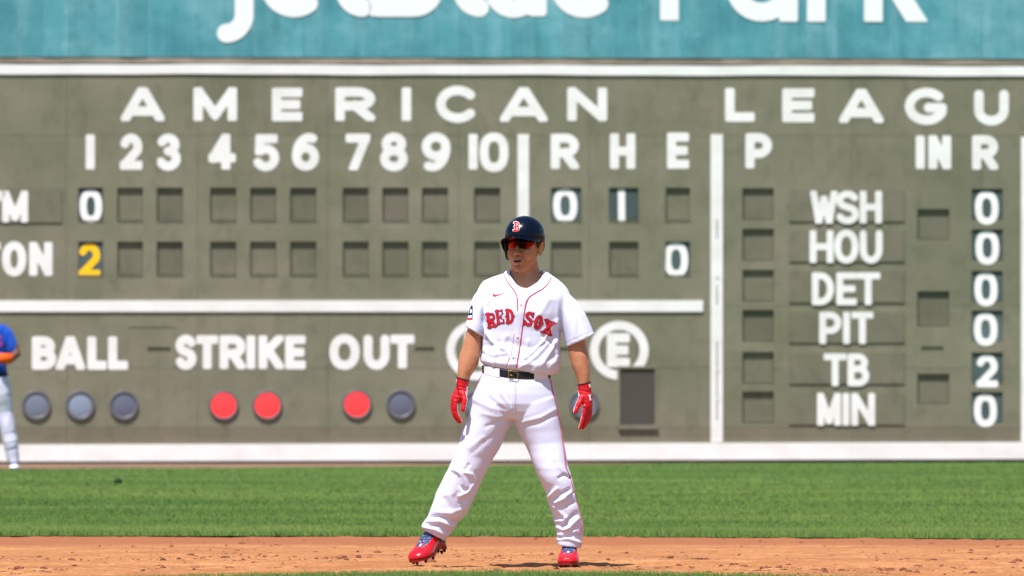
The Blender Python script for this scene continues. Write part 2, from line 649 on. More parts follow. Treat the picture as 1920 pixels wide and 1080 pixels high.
def edge_px_dirt(px):          # row of the outfield-grass edge
    return 1003.0 + 6.0 * ((px - 300) / 1620.0) ** 2 * (1 if px > 300 else 0.0)


def dirt_far(x, Y0=50.6):
    px = 960 + F * x / Y0
    return ground_y(1003.3 + 5.5 * np.clip((px - 300) / 1620.0, 0, 1.4) ** 2)


def dirt_near(x):
    px = 960 + F * x / 40.1
    return ground_y(1074.0 + 5.0 * ((px - 935) / 430.0) ** 2)


def track_edge(x):
    return np.interp(x, [-9, -5.8, -1.9, 1.9, 5.8, 9], [92.0, 93.3, 95.6, 100.6, 102.0, 103.0])


def sheet(name, xs, y0f, y1f, ny, z, m, kind='structure'):
    V, Fc = [], []
    nx = len(xs)
    for x in xs:
        a, b = y0f(x), y1f(x)
        for k in range(ny + 1):
            V.append((x, a + (b - a) * k / ny, z))
    for i in range(nx - 1):
        for k in range(ny):
            a = i * (ny + 1) + k
            Fc.append([a, a + ny + 1, a + ny + 2, a + 1])
    o = mk(name, V, Fc, m)
    tag(o, kind=kind)
    return o


xs = np.linspace(-60, 60, 241)
cl = lambda x: max(-8, min(8, x))
sheet('outfield_turf', xs, lambda x: dirt_far(cl(x)) - 0.02, lambda x: track_edge(cl(x)), 2, -0.004, M_turf)
sheet('warning_track', xs, lambda x: track_edge(cl(x)) - 0.05, lambda x: 112, 1, -0.012, M_track)
sheet('infield_turf', xs, lambda x: 5, lambda x: dirt_near(max(-3.0, min(3.0, x))) + 0.02, 1, -0.002, M_turf)
sheet('basepath_clay', xs, lambda x: 30.0, lambda x: dirt_far(cl(x)) + 0.2, 1, -0.035, M_dirt)

# rough raked clay in view, real relief
nx, ny = 330, 420
X = np.linspace(-4.2, 4.2, nx); Ys = 38.6 + (51.6 - 38.6) * (np.linspace(0, 1, ny) ** 1.25)
XX, YY = np.meshgrid(X, Ys)
rough = np.exp(-((YY - 41.6) / 1.6) ** 2) * (0.55 + 0.6 * np.clip(fbm(XX * 0.7, YY * 0.5, 3.1), -0.6, 1))
foot = np.exp(-(((XX - 0.28) / 0.5) ** 2 + ((YY - 41.9) / 0.8) ** 2)) + 0.7 * np.exp(-(((XX + 0.3) / 0.6) ** 2 + ((YY - 41.7) / 0.7) ** 2))
ZZ = 0.004 * fbm(XX * 2.2, YY * 1.5, 0.3, 3) + (0.0045 + 0.013 * rough) * np.clip(fbm(XX * 11, YY * 8, 1.7, 3), -0.9, 1.1) - 0.010 + 0.0016 * vnoise(XX * 33, YY * 26, 2.2) + 0.0022 * vnoise(XX * 17, YY * 9, 7.2)
ZZ += 0.003 * foot * fbm(XX * 22, YY * 18, 5.5, 2)
ZZ += 0.012 * np.exp(-((YY - 42.75 - 0.15 * np.sin(XX * 1.7)) / 0.42) ** 2) * (0.8 + 0.3 * vnoise(XX * 1.5, 0.0, 3.0))
far_lim = dirt_far(np.clip(XX, -8, 8)); near_lim = dirt_near(np.clip(XX, -3, 3))
ZZ = np.where((YY > far_lim + 0.35) | (YY < near_lim - 0.1), -0.05, ZZ)
V = np.stack([XX, YY, ZZ], -1).reshape(-1, 3)
ii, jj = np.meshgrid(np.arange(nx - 1), np.arange(ny - 1))
a = (jj * nx + ii).ravel()
Fd = np.stack([a, a + 1, a + nx + 1, a + nx], -1)
clay = mk('infield_dirt', V, Fd, M_dirt, smooth=True)
tag(clay, kind='structure')


def tri_cloud(name, V, nper, m, label):
    me = bpy.data.meshes.new(name)
    n = len(V)
    me.vertices.add(n); me.vertices.foreach_set('co', V.ravel())
    me.loops.add(n); me.loops.foreach_set('vertex_index', np.arange(n, dtype=np.int32))
    me.polygons.add(n // 3); me.polygons.foreach_set('loop_start', np.arange(0, n, 3, dtype=np.int32))
    me.polygons.foreach_set('loop_total', np.full(n // 3, 3, dtype=np.int32))
    me.materials.append(m); me.update(calc_edges=True)
    o = bpy.data.objects.new(name, me); COL.objects.link(o)
    ORG[o.name] = np.zeros(3)
    tag(o, label, 'grass', kind='stuff')
    return o


def blades(x, y, h, w, z0=-0.006):
    n = len(x)
    an = rng.uniform(0, math.pi, n)
    dx, dy = np.cos(an) * w / 2, np.sin(an) * w / 2
    lean = rng.normal(0, 0.5, (n, 2)) * h[:, None]
    V = np.empty((n, 3, 3))
    V[:, 0] = np.stack([x - dx, y - dy, np.full(n, z0)], -1)
    V[:, 1] = np.stack([x + dx, y + dy, np.full(n, z0)], -1)
    V[:, 2] = np.stack([x + lean[:, 0], y + lean[:, 1], z0 + h], -1)
    return V.reshape(-1, 3)


def field_blades():
    out = []
    for (d0, d1, n, h0, w0) in ((50.0, 53.5, 170000, .027, .0050), (53.5, 62, 150000, .022, .008), (62, 78, 140000, .018, .013), (78, 104, 110000, .012, .020)):
        y = rng.uniform(d0, d1, n)
        x = rng.uniform(-1, 1, n) * (0.066 * y + 0.9)
        jag = 0.10 * fbm(x * 3.0, 0.0, 4.4) + 0.05 * fbm(x * 14, 0, 1.0)
        ok = (y > dirt_far(x) + jag) & (y < track_edge(x) + 0.3 * fbm(x * 0.6, 0, 2))
        x, y = x[ok], y[ok]
        clump = 1 + 0.28 * fbm(x * 3.5, y * 1.2, 0.5)
        edge = np.exp(-np.clip(y - dirt_far(x), 0, None) / 0.5)
        h = h0 * clump * rng.uniform(0.6, 1.25, len(x)) * (1 + 0.45 * edge)
        out.append(blades(x, y, h, w0 * rng.uniform(0.7, 1.3, len(x))))
    return np.concatenate(out)


tri_cloud('outfield_grass', field_blades(), 3, M_blade, 'mown green outfield grass between the clay and the scoreboard wall')
n = 42000
y = rng.uniform(38.3, 40.7, n); x = rng.uniform(-3.2, 3.2, n)
ok = y < dirt_near(x) + 0.05 * fbm(x * 5, 0, 2.0)
x, y = x[ok], y[ok]
tri_cloud('infield_grass', blades(x, y, rng.uniform(.02, .036, len(x)), rng.uniform(.003, .006, len(x))), 3, M_blade,
          'strip of cut green infield grass along the bottom edge of the clay')

# clods of clay: uncountable crumbs
phi = (1 + 5 ** .5) / 2
ico = np.array([(-1, phi, 0), (1, phi, 0), (-1, -phi, 0), (1, -phi, 0), (0, -1, phi), (0, 1, phi), (0, -1, -phi), (0, 1, -phi), (phi, 0, -1), (phi, 0, 1), (-phi, 0, -1), (-phi, 0, 1)]) / 1.9
icof = [(0, 11, 5), (0, 5, 1), (0, 1, 7), (0, 7, 10), (0, 10, 11), (1, 5, 9), (5, 11, 4), (11, 10, 2), (10, 7, 6), (7, 1, 8), (3, 9, 4), (3, 4, 2), (3, 2, 6), (3, 6, 8), (3, 8, 9), (4, 9, 5), (2, 4, 11), (6, 2, 10), (8, 6, 7), (9, 8, 1)]
VV, FF = [], []
cnt = 0
for i in range(16000):
    r = random.random()
    if r < .62:
        Y = random.gauss(41.4, 0.75)
    elif r < .85:
        Y = random.gauss(43.6, 1.2)
    else:
        Y = random.uniform(40.6, 50.2)
    x = random.uniform(-3.2, 3.2)
    dens = float(vnoise(x * 1.1, Y * 0.9, 9.3))
    if random.random() > 0.35 + 0.75 * dens + (0.35 if x > 0.6 or abs(x + .9) < .9 else 0):
        continue
    if not (dirt_near(x) + .1 < Y < dirt_far(x) - .15):
        continue
    s = min(0.022, 0.0018 + abs(random.gauss(0, 0.0027)) + (0.009 if random.random() < 0.015 else 0))
    c = np.array([x, Y, -0.014 + s * 0.4])
    sc = np.array([s * random.uniform(.9, 1.7), s * random.uniform(.8, 1.5), s * random.uniform(.6, 1.0)])
    v = ico * (1 + rng.normal(0, .16, (12, 1))) * sc + c
    VV.append(v); FF += [tuple(q + cnt for q in f) for f in icof]; cnt += 12
o = mk('clay_crumbs', np.concatenate(VV), FF, M_clod)
tag(o, 'loose dark crumbs of clay scattered over the orange infield dirt', 'dirt', kind='stuff')

# the small dark clod lying in the outfield
Yc = ground_y(908)
cx = at(221, 908, Yc)[0]
v1, f1 = ellipsoid((cx, Yc, .028), (.040, .04, .022), 12, 8)
v1 = v1 * 1.0; v1 += np.stack([0.006 * vnoise(v1[:, 0] * 60, v1[:, 1] * 60, v1[:, 2] * 60)] * 3, -1)
v2, f2 = ellipsoid((cx + .004, Yc, .05), (.014, .014, .014), 8, 6)
o = mk('divot', *join([(v1, f1), (v2, f2)]), mat('dark_turf_clod', (0.02, 0.028, 0.014), 0.95), origin=(cx, Yc, 0), smooth=True)
tag(o, 'small dark clod of turf lying alone on the outfield grass', 'clod')

# ------------------------------------------------------------------ scoreboard wall
LX, RX = -420, 2160          # extent of the wall in picture columns (it runs on out of frame)
SB = empty('scoreboard_wall', tuple(wall(960, 866, 0) * np.array([1, 1, 0])))
tag(SB, 'olive green left-field scoreboard wall with white frame and lettering', 'scoreboard')

slots = []                                   # x0,x1,y0,y1
inn = [(147, 193), (220, 268), (294, 343), (394, 443), (469, 518), (544, 593), (643, 691), (717, 766), (791, 840), (889, 938), (1033, 1090), (1142, 1197), (1248, 1294)]
filled = {}
for i, (a, b) in enumerate(inn):
    slots.append((a, b, 352, 413)); slots.append((a, b, 453, 515))
for k, y in enumerate((353, 429, 506, 581, 660, 734)):
    slots.append((1392, 1451, y, y + 59))
for y0, y1 in ((392, 449), (546, 612), (701, 757)):
    slots.append((1720, 1780, y0, y1))
slots.append((1728, 1769, 650, 659))
for y in (354, 430, 508, 582, 661, 735):
    slots.append((1822, 1880, y, y + 58))
slots.append((277, 320, 651, 660)); slots.append((778, 815, 651, 660)); slots.append((1036, 1068, 651, 660))
vent = (1163, 1228, 691, 797)
holes = slots + [vent]
DEP = 0.036


def panel(x0, x1, y0, y1, name='wall_panel', g=0.25, th=DEP, m=M_green, holes=holes, parent=SB, wav=0):
    x0 += g; x1 -= g; y0 += g; y1 -= g
    hs = [(max(a, x0), min(b, x1), max(c, y0), min(d, y1)) for a, b, c, d in holes if a < x1 and b > x0 and c < y1 and d > y0]
    xs = sorted({x0, x1, *[h[0] for h in hs], *[h[1] for h in hs]})
    ys = sorted({y0, y1, *[h[2] for h in hs], *[h[3] for h in hs]})
    V, idx, Fc = [], {}, []

    def vid(i, j, l):
        k = (i, j, l)
        if k not in idx:
            idx[k] = len(V); V.append(wall(xs[i], ys[j], 0 if l else -th))
        return idx[k]
    inh = lambda i, j: any(h[0] <= (xs[i] + xs[i + 1]) / 2 <= h[1] and h[2] <= (ys[j] + ys[j + 1]) / 2 <= h[3] for h in hs)
    nx, ny = len(xs) - 1, len(ys) - 1
    solid = lambda i, j: 0 <= i < nx and 0 <= j < ny and not inh(i, j)
    for i in range(nx):
        for j in range(ny):
            if not solid(i, j):
                continue
            Fc.append([vid(i, j + 1, 1), vid(i + 1, j + 1, 1), vid(i + 1, j, 1), vid(i, j, 1)])
            for (p, q, A, B) in ((i - 1, j, (i, j), (i, j + 1)), (i + 1, j, (i + 1, j + 1), (i + 1, j)), (i, j - 1, (i + 1, j), (i, j)), (i, j + 1, (i, j + 1), (i + 1, j + 1))):
                if not solid(p, q):
                    Fc.append([vid(*A, 1), vid(*A, 0), vid(*B, 0), vid(*B, 1)])
    return mk(name, V, Fc, m, parent)


mk('backing_board', *box_between((LX, 112, RX, 866), -0.12, -DEP - 0.004), M_gap, SB)
colx = [LX] + list(range(-120, 2160, 245)) + [RX]
rows = [131, 254, 574, 690, 801, 846]
for a, b in zip(colx[:-1], colx[1:]):
    for c, d in zip(rows[:-1], rows[1:]):
        panel(a, b, c, d, m=M_greenlow if c > 790 else M_green)
for (a, b, c, d) in slots:
    small = d - c < 20
    fy = 1.2 if not small else 0
    v, f = box_between((a + 0.9, c + 0.2, b - 0.6, d - 1.3) if not small else (a + .3, c + .3, b - .3, d - .3), -DEP - 0.003, -DEP + 0.0015 if not small else -0.014)
    mk('slot_cover', v, f, M_cover, SB)

# ledge and white frame boards
wv = lambda x, y, s=0: y + 0.6 * math.sin(x * .011 + s) + 0.35 * math.sin(x * .029 + 2 * s)


def bar(pts_top, pts_bot, off0, off1, name, m, label=None):
    """horizontal board given its top and bottom outline in wall columns"""
    V, Fc = [], []
    n = len(pts_top)
    for (x, y) in pts_top: V.append(wall(x, y, off1))
    for (x, y) in pts_bot: V.append(wall(x, y, off1))
    for (x, y) in pts_top: V.append(wall(x, y, off0))
    for (x, y) in pts_bot: V.append(wall(x, y, off0))
    for i in range(n - 1):
        Fc.append([n + i, n + i + 1, i + 1, i])
        Fc.append([i, i + 1, 2 * n + i + 1, 2 * n + i])
        Fc.append([n + i + 1, n + i, 3 * n + i, 3 * n + i + 1])
    for i in (0, n - 1):
        Fc.append([i, n + i, 3 * n + i, 2 * n + i])
    o = mk(name, V, Fc, m, SB)
    if label: o['label'] = label
    return o


tilt = lambda x: 0.0021 * (x - 200) if x > 200 else 0
for a, b in zip(colx[:-1], colx[1:]):
    q = np.linspace(a + .12, b - .12, 9)
    bar([(x, 107 + tilt(x)) for x in q], [(x, 118.3 + tilt(x)) for x in q], -0.02, 0.010, 'ledge', M_ledge)
    bar([(x, wv(x, 120.5) + tilt(x)) for x in q], [(x, wv(x, 138.8, .4) + tilt(x)) for x in q], -0.001, 0.018, 'frame_board', M_white)
    bl = lambda x: -0.0024 * (x - 0)
    bar([(x, 833.6 + bl(x)) for x in q], [(x, 865.2 + bl(x)) for x in q], -0.02, 0.03, 'frame_board', M_white)
q = np.linspace(LX, RX, 12)
bar([(x, 865.3 + bl(x)) for x in q], [(x, 870.6 + bl(x)) for x in q], -0.1, 0.012, 'sill', M_navypad)


def vbar(x0, x1, y0, y1, off=0.016):
    v, f = box_between((x0, y0, x1, y1), 0.0005, off)
    return mk('frame_board', v, f, M_white, SB)


q = np.linspace(LX, 1318, 8)
bar([(x, 563.5 if x < 1318 else 563.5) for x in q], [(x, 584.5) for x in q], 0.0005, 0.018, 'frame_board', M_white)
vbar(970.5, 991.5, 252, 520)
vbar(1332.5, 1355, 252, 829)
vbar(1914.5, 1937, 257, 828)
# steel ladder track let into the tall frame board
for y0, y1 in ((412, 448), (535, 572), (640, 700), (700, 788)):
    v, f = box_between((1343, y0, 1345, y1), 0.0165, 0.0175)
    mk('slit', v, f, M_housing, SB)
for y in (520, 694, 750):
    c = wall(1344, y, 0.017)
    v, f = ellipsoid(c, (.022, .006, .022), 12, 6)
    mk('bolt', v, f, mat('bolt_grey', (.5, .5, .52), .5) if 'bolt_grey' not in bpy.data.materials else bpy.data.materials['bolt_grey'], SB)


def word(items, hw, m=None, parent=SB, off=0.0, thick=0.0035):
    for it in items:
        wall_letter(it[0], *it[1:5], hw, parent, m, off, thick)


Y0, Y1 = 163, 228
word([('A', 226, 309, Y0, Y1), ('M', 362, 445, Y0, Y1), ('E', 509, 568, Y0 + 1, Y1), ('R', 628, 704, Y0, Y1), ('I', 752, 772, Y0, Y1), ('C', 817, 897, 160, 231),
      ('A', 937, 1027, Y0, Y1 + 1), ('N', 1063, 1139, Y0, Y1), ('L', 1359, 1416, 164, 229), ('E', 1466, 1528, 165, 230), ('A', 1573, 1657, 166, 231),
      ('G', 1696, 1776, 164, 235), ('U', 1826, 1892, 168, 236), ('E', 1948, 2010, 167, 233)], 10)
word([('1', 159.5, 179, 251, 319), ('2', 224, 268, 250, 319), ('3', 294, 340, 250, 321), ('4', 390, 443, 250, 319), ('5', 475, 524, 251, 322), ('6', 547, 599, 249, 321),
      ('7', 647, 695, 250, 320), ('8', 712, 765, 248, 322), ('9', 790, 845, 248, 322), ('1', 877, 897, 250, 319), ('0', 898.5, 954, 248, 323),
      ('R', 1032, 1086, 250, 318), ('H', 1143, 1192, 249, 318), ('E', 1250, 1293, 248, 317), ('P', 1397, 1448, 249, 317), ('I', 1715, 1736, 253, 318), ('N', 1740, 1784, 253, 318),
      ('R', 1822, 1872, 253, 319)], 9.6)
word([('O', 3, 50, 452, 519), ('N', 54, 99, 453, 518), ('T', -44, 2, 453, 518), ('S', -92, -48, 453, 518), ('O', -144, -96, 452, 519), ('B', -192, -150, 453, 518)], 9)
word([('B', 59, 106, 630, 694), ('A', 104, 160, 630, 694), ('L', 163, 201, 630, 694), ('L', 202, 241, 630, 694)], 9.6)
word([('S', 328, 369, 627, 694), ('T', 367, 410, 628, 693), ('R', 411, 461, 628, 693), ('I', 461, 480, 628, 693), ('K', 484, 533, 628, 693), ('E', 534, 574, 628, 693)], 9.4)
word([('O', 617, 675, 626, 694), ('U', 681, 731, 627, 694), ('T', 731, 778, 627, 692)], 9.6)
word([('E', 1137, 1182, 624, 689), ('H', 870, 915, 624, 689)], 10)


def ring(cx, cy, ro, ri, cut=None):
    def fn(X, Y):
        r = np.hypot(X - cx, Y - cy)
        d = np.maximum(r - ro, ri - r)
        if cut is not None:
            c = np.maximum(np.abs(X - cut[0]) - cut[2], np.abs(Y - cut[1]) - cut[3])
            d = np.maximum(d, -c)
        return d
    v, f = field_mesh(fn, cx - ro - 2, cx + ro + 2, cy - ro - 2, cy + ro + 2, 1.7, lambda X, Y, l: wall(X, Y, .006 if l else .0005), True)
    mk('ring', v, f, M_white, SB)


ring(893, 657, 56, 40)
ring(1161, 657, 55, 38.5, cut=(1198, 750, 37, 62))

# vent with a diamond mesh
v, f = box_between(vent[:1] + vent[2:3] + vent[1:2] + vent[3:4], -DEP - 0.002, -DEP + 0.001)
vb = mk('vent', v, f, M_ventback, SB)
parts = []
x0, x1, y0, y1 = vent
for sgn in (1, -1):
    for c in np.arange(-110, 190, 5.2):
        P = []
        # line x = x0 + c + sgn*t*0.58, y=y0+t
        for t in np.linspace(0, y1 - y0, 60):
            xx = x0 + c + sgn * t * 0.62 + (40 if sgn < 0 else 0)
            if x0 < xx < x1:
                P.append((xx, y0 + t))
        if len(P) > 1:
            a, b = P[0], P[-1]
            dx = 0.95
            parts.append(box_between([(a[0] - dx, a[1]), (a[0] + dx, a[1]), (b[0] + dx, b[1]), (b[0] - dx, b[1])], -0.012 - .003 * (sgn > 0), -0.0105 - .003 * (sgn > 0)))
o = mk('mesh_screen', *join(parts), M_vent, vb); o['kind'] = 'stuff'
for r in ((1157, 686.5, 1234, 690.8), (1157, 797.3, 1234, 801.5), (1157, 691, 1162.6, 797), (1228.4, 691, 1234, 797)):
    mk('vent_frame', *box_between(r, .0005, .009), M_green, vb)
mk('vent_lip', *box_between((1159, 801.8, 1233, 804.4), .0005, .035), M_green, vb)

# count lamps
def disc_ring(cx, cy, r0, r1, o0, o1, n=36):
    """flat ring with depth on the wall"""
    V, Fc = [], []
    for (r, o) in ((r0, o1 - .010), (r0 + (r1 - r0) * .3, o1), (r1 - 1, o1), (r1, o1 - .006), (r1, o0)):
        for i in range(n):
            t = 2 * math.pi * i / n
            V.append(wall(cx + r * math.cos(t), cy - r * math.sin(t), o))
    for k in range(4):
        for i in range(n):
            j = (i + 1) % n
            Fc.append([k * n + i, (k + 1) * n + i, (k + 1) * n + j, k * n + j])
    return np.array(V), Fc


def lens(cx, cy, r, o, dome, n=36):
    V, Fc = [wall(cx, cy, o + dome)], []
    ks = (.35, .7, .9, 1.0)
    for k in ks:
        for i in range(n):
            t = 2 * math.pi * i / n
            V.append(wall(cx + r * k * math.cos(t), cy - r * k * math.sin(t), o + dome * (1 - k ** 3)))
    for i in range(n): Fc.append([0, 1 + i, 1 + (i + 1) % n])
    for k in range(3):
        for i in range(n):
            j = (i + 1) % n
            Fc.append([1 + k * n + i, 1 + (k + 1) * n + i, 1 + (k + 1) * n + j, 1 + k * n + j])
    return np.array(V), Fc


for k, (cx, mm) in enumerate(((68, 0), (150, 1), (232, 2), (419, 'r'), (501, 'r'), (669, 'r'), (751, 2), (897, 0), (1095, 0))):
    red = mm == 'r'
    cy = 760 if cx < 600 else 758
    h = mk('lamp', *disc_ring(cx, cy, 23.5 if red else 21.5, 27.8, 0.0005, 0.026), M_housing, SB, smooth=False)
    if red: h['label'] = 'lit red count lamp'
    mk('lens', *lens(cx, cy, 24.0 if red else 21.8, 0.012 if not red else .017, 0.010), M_red_lens if red else M_lens[mm], h, smooth=True)

# faint hatch left of STRIKE and small covers
for r in ((240, 610, 330, 613), (326, 613.3, 329, 690)):
    mk('hatch_rail', *box_between(r, .0005, .006), M_green, SB)
# shallow sills under the lowest cells
for (a, b, c, d) in slots:
    if d - c > 20 and a < 1300:
        mk('slot_lip', *box_between((a - 1, d + .1, b + 1, d + 2.2), .0005, .007), M_green, SB)

# removable number plates (lifted in and out by hand -> things)
cols_txt = {147: 'first inning column', 1033: 'R column', 1142: 'H column', 1248: 'E column'}


def number_plate(ch, slot, box, m, label, group):
    a, b, c, d = slot
    lean = lambda Y: -0.026 + 0.024 * (np.asarray(Y, float) - c) / (d - c)      # the plate leans back in its slot
    v, f = box_between((a + 1.2, c + 1.0, b - 1.2, d - 1.0), -DEP + 0.003, -0.007)
    v[0] += WN * -0.018; v[1] += WN * -0.018; v[2] += WN * 0.004; v[3] += WN * 0.004
    org = v.mean(0); org[2] = v[:, 2].min()
    o = mk('number_plate', v, f, M_blueplate, origin=org)
    tag(o, label, 'number plate', group)
    wall_letter(ch, *box, 7.6, o, m, lean, 0.004, name='digit')
    return o


G1 = 'number plates slotted into the scoreboard'
number_plate('0', (147, 193, 352, 413), (149, 192, 355, 418.5), M_white, 'white 0 plate in the upper row under the inning numeral 1', G1)
number_plate('2', (147, 193, 453, 515), (147, 189, 455.5, 519.5), M_yellow, 'yellow 2 plate in the lower row under the inning numeral 1', G1)
number_plate('0', (1033, 1090, 352, 413), (1037, 1083, 353, 418), M_white, 'white 0 plate in the upper row under the heading R beside H', G1)
number_plate('1', (1142, 1197, 352, 413), (1156.5, 1175, 353.5, 418), M_white, 'white 1 plate in the upper row under the heading H', G1)
number_plate('0', (1248, 1294, 453, 515), (1245, 1291, 454, 520), M_white, 'white 0 plate in the lower row under the heading E', G1)
teams = ['WSH', 'HOU', 'DET', 'PIT', 'TB', 'MIN']
rb = [('0', 1828, 1873, 358, 422), ('0', 1829, 1874, 432, 497), ('0', 1827, 1871, 510, 575), ('0', 1826, 1871, 586, 649), ('2', 1830, 1872, 664, 727), ('0', 1826, 1870, 738, 801)]
for k, y in enumerate((354, 430, 508, 582, 661, 735)):
    number_plate(rb[k][0], (1822, 1880, y, y + 58), rb[k][1:], M_white, 'white %s plate at the end of the %s row' % (rb[k][0], teams[k]), G1)

# team name plates hung on the wall
tp = [(356, 415), (432, 490.5), (508, 567), (585, 642.5), (661, 719.5), (737, 796)]
tl = {'WSH': [('W', 1518, 1571, 357, 420), ('S', 1566, 1611, 357, 421), ('H', 1611, 1654, 357, 420)],
      'HOU': [('H', 1517, 1563, 431, 494), ('O', 1563, 1610, 430, 495), ('U', 1611, 1655, 431, 495)],
      'DET': [('D', 1521, 1564, 510, 573), ('E', 1567, 1607, 510, 573), ('T', 1604, 1651, 510, 573)],
      'PIT': [('P', 1535, 1578, 584, 646), ('I', 1578.5, 1595, 584, 646), ('T', 1595, 1638, 584, 646)],
      'TB': [('T', 1543, 1588, 662, 725), ('B', 1588, 1630, 662, 725)],
      'MIN': [('M', 1531, 1577, 736, 799), ('I', 1577.5, 1594, 736, 799), ('N', 1595, 1641, 736, 799)]}


def name_plate(x0, x1, y0, y1, letters, hw, label):
    v, f = box_between((x0, y0, x1, y1), 0.0008, 0.013)
    org = v.mean(0); org[2] = v[:, 2].min()
    o = mk('name_plate', v, f, M_plate, origin=org)
    tag(o, label, 'name plate', 'team name plates on the scoreboard')
    for L in letters:
        wall_letter(L[0], *L[1:5], hw - .6, o, M_white, 0.013, 0.0035)
    for cxx in ((x0 + 50, x1 - 75) if x1 - x0 < 230 else (x0 + 50, x1 - 48)):
        c = wall(cxx, y0 + 7, 0.013)
        v, f = ellipsoid(c, (.018, .003, .018), 10, 6)
        mk('screw', v, f, M_plate, o)
    return o


for k, t in enumerate(teams):
    name_plate(1479, 1695, tp[k][0], tp[k][1], tl[t], 8.2, 'olive name plate with %s in white letters' % t)
name_plate(-250, 116, 353, 417, [('M', 3, 53, 357, 418), ('Y', -48, 11, 357, 418), ('N', -96, -52, 357, 418)], 8.6, 'olive name plate ending in M, above the painted word at left edge')

# ------------------------------------------------------------------ teal advertising wall above
TW = empty('advertising_wall', tuple(wall(960, 106, 0)))
tag(TW, 'teal panelled wall with large white sponsor lettering above the scoreboard', 'wall')
mk('backing_board', *box_between((LX, -880, RX, 106.5), -0.25, -0.05), M_gap, TW)
xx = [LX] + [30.5 + 48.9 * k for k in range(-8, 44)] + [RX]
TT = 0.03
for i, (a, b) in enumerate(zip(xx[:-1], xx[1:])):
    bot = 106.8 + tilt((a + b) / 2)
    yy = [-880, -560, -250, -28 if i % 2 else -45, bot]
    for c, d in zip(yy[:-1], yy[1:]):
        if d - c < 2: continue
        jit = random.uniform(-.003, .003)
        v, f = box_between((a + .18, c + .18, b - .18, d - .18), -0.05, TT - .012 + jit)
        mk('panel', v, f, M_teal, TW)


def big(strokes, hw, bbox):
    """sponsor letter, strokes in picture columns/rows"""
    x0, y0, x1, y1 = bbox
    fn = lambda X, Y: np.maximum(sd_strokes(X, Y, strokes, hw), np.maximum(Y - y1, y0 - Y))
    v, f = field_mesh(fn, x0 - 22, x1 + 22, y0 - 3, y1 + 3, 3.2, lambda X, Y, l: wall(X, Y, (TT - .006) if l else TT - .012), True)
    mk('letter', v, f, M_tealwhite, TW)


def ell(cx, cy, rx, ry, a0, a1, n=26):
    return [(cx + rx * math.cos(rad(t)), cy - ry * math.sin(rad(t))) for t in np.linspace(a0, a1, n)]


hw = 17.5
BL = 32
big([[(457.5, -75), (457.5, 24)] + ell(424, 26, 33.5, 36.5, 0, -90)], hw, (417, -75, 475, 80.5))
big([[(457.5, -112), (457.5, -98)]], hw, (430, -125, 485, -95))
big([ell(551, -32, 47, 47, 0, 305), [(510, -32), (592, -32)]], hw, (480, -100, 612, 33))
big([[(646, -112), (646, -20)] + ell(680, -20, 34, 34, 180, 268), [(622, -72), (678, -72)]], hw, (610, -122, 680, 32))
big([[(709, -110), (709, 14)], [(709, 14), (775, 14)] + ell(775, -22, 38, 36, -90, 90) + [(709, -58)], [(709, -58), (768, -58)] + ell(768, -88, 32, 30, -90, 90) + [(709, -118)]], hw, (691, -134, 835, 32))
big([[(866, -130), (866, -20)] + ell(900, -20, 34, 34, 180, 268)], hw, (845, -140, 900, 32))
big([[(924, -78), (924, -25)] + ell(963, -25, 39, 41, 180, 360) + [(1002, -78)], [(1007, -78), (1007, 14)]], hw, (905, -80, 1026, 34))
big([ell(1095, -32, 48, 48, 0, 305), [(1052, -32), (1138, -32)]], hw, (1035, -100, 1160, 34))
big([[(1254.5, -110), (1254.5, 30)], [(1254.5, -118), (1330, -118)] + ell(1330, -78, 40, 40, 90, -90) + [(1254.5, -38)]], hw, (1236.5, -136, 1380, 38.5))
big([ell(1428, -26, 50, 49, 0, 360), [(1478, -76), (1478, 30)]], hw, (1360, -94, 1497, 41))
big([[(1530, -76), (1530, 40)], ell(1572, -30, 42, 45, 175, 85)], hw, (1511, -94, 1580, 41))
big([[(1637, -130), (1637, 40)], [(1650, -22), (1735, -110)], [(1668, -40), (1726, 52)]], hw, (1619, -140, 1750, 41))

# ------------------------------------------------------------------ people
YP = 42.0                                     # distance of the runner
def cloth_mat(name, col, rough=0.85, scale=260, bstr=0.12):
    m = mat(name, col, rough, 0.15)
    b = m.node_tree.nodes['Principled BSDF']
    b.inputs['Sheen Weight'].default_value = 0.08
    bump(m, pos_noise(m, (1, 1, 1), scale, 2, 0.6), bstr, 0.002)
    return m


M_jersey = cloth_mat('white_jersey_knit', (0.62, 0.65, 0.86))
M_pants = cloth_mat('white_trouser_knit', (0.61, 0.64, 0.86))
M_skin = mat('tanned_skin', (0.42, 0.185, 0.095), 0.42, 0.5, sss=0.12)
base(M_skin, ramp(M_skin, pos_noise(M_skin, (1, 1, 1), 22, 4), [(0.3, (0.375, 0.152, 0.075)), (0.7, (0.455, 0.198, 0.106))]))
bump(M_skin, pos_noise(M_skin, (1, 1, 1), 160, 3), 0.12, 0.001)
M_piping = mat('red_piping', (0.62, 0.010, 0.05), 0.7)
M_redletter = mat('red_twill', (0.52, 0.006, 0.022), 0.75)
M_navy = mat('navy_twill', (0.012, 0.018, 0.07), 0.75)
M_helmet = mat('navy_gloss_shell', (0.001, 0.004, 0.013), 0.22, 0.18, coat=0.08)
M_black = mat('black_leather', (0.008, 0.008, 0.010), 0.55, 0.3)
M_gold = mat('brass_buckle', (0.42, 0.26, 0.07), 0.4, 0.5, metal=0.8)
M_glove = mat('red_glove_leather', (0.50, 0.004, 0.014), 0.5, 0.35)
bump(M_glove, pos_noise(M_glove, (1, 1, 1), 70, 3), 0.35, 0.004)
M_wtrim = mat('white_leather_trim', (0.8, 0.8, 0.82), 0.5)
M_hair = mat('black_hair', (0.010, 0.008, 0.007), 0.6)
M_lip = mat('lip_skin', (0.46, 0.165, 0.13), 0.4, 0.5)
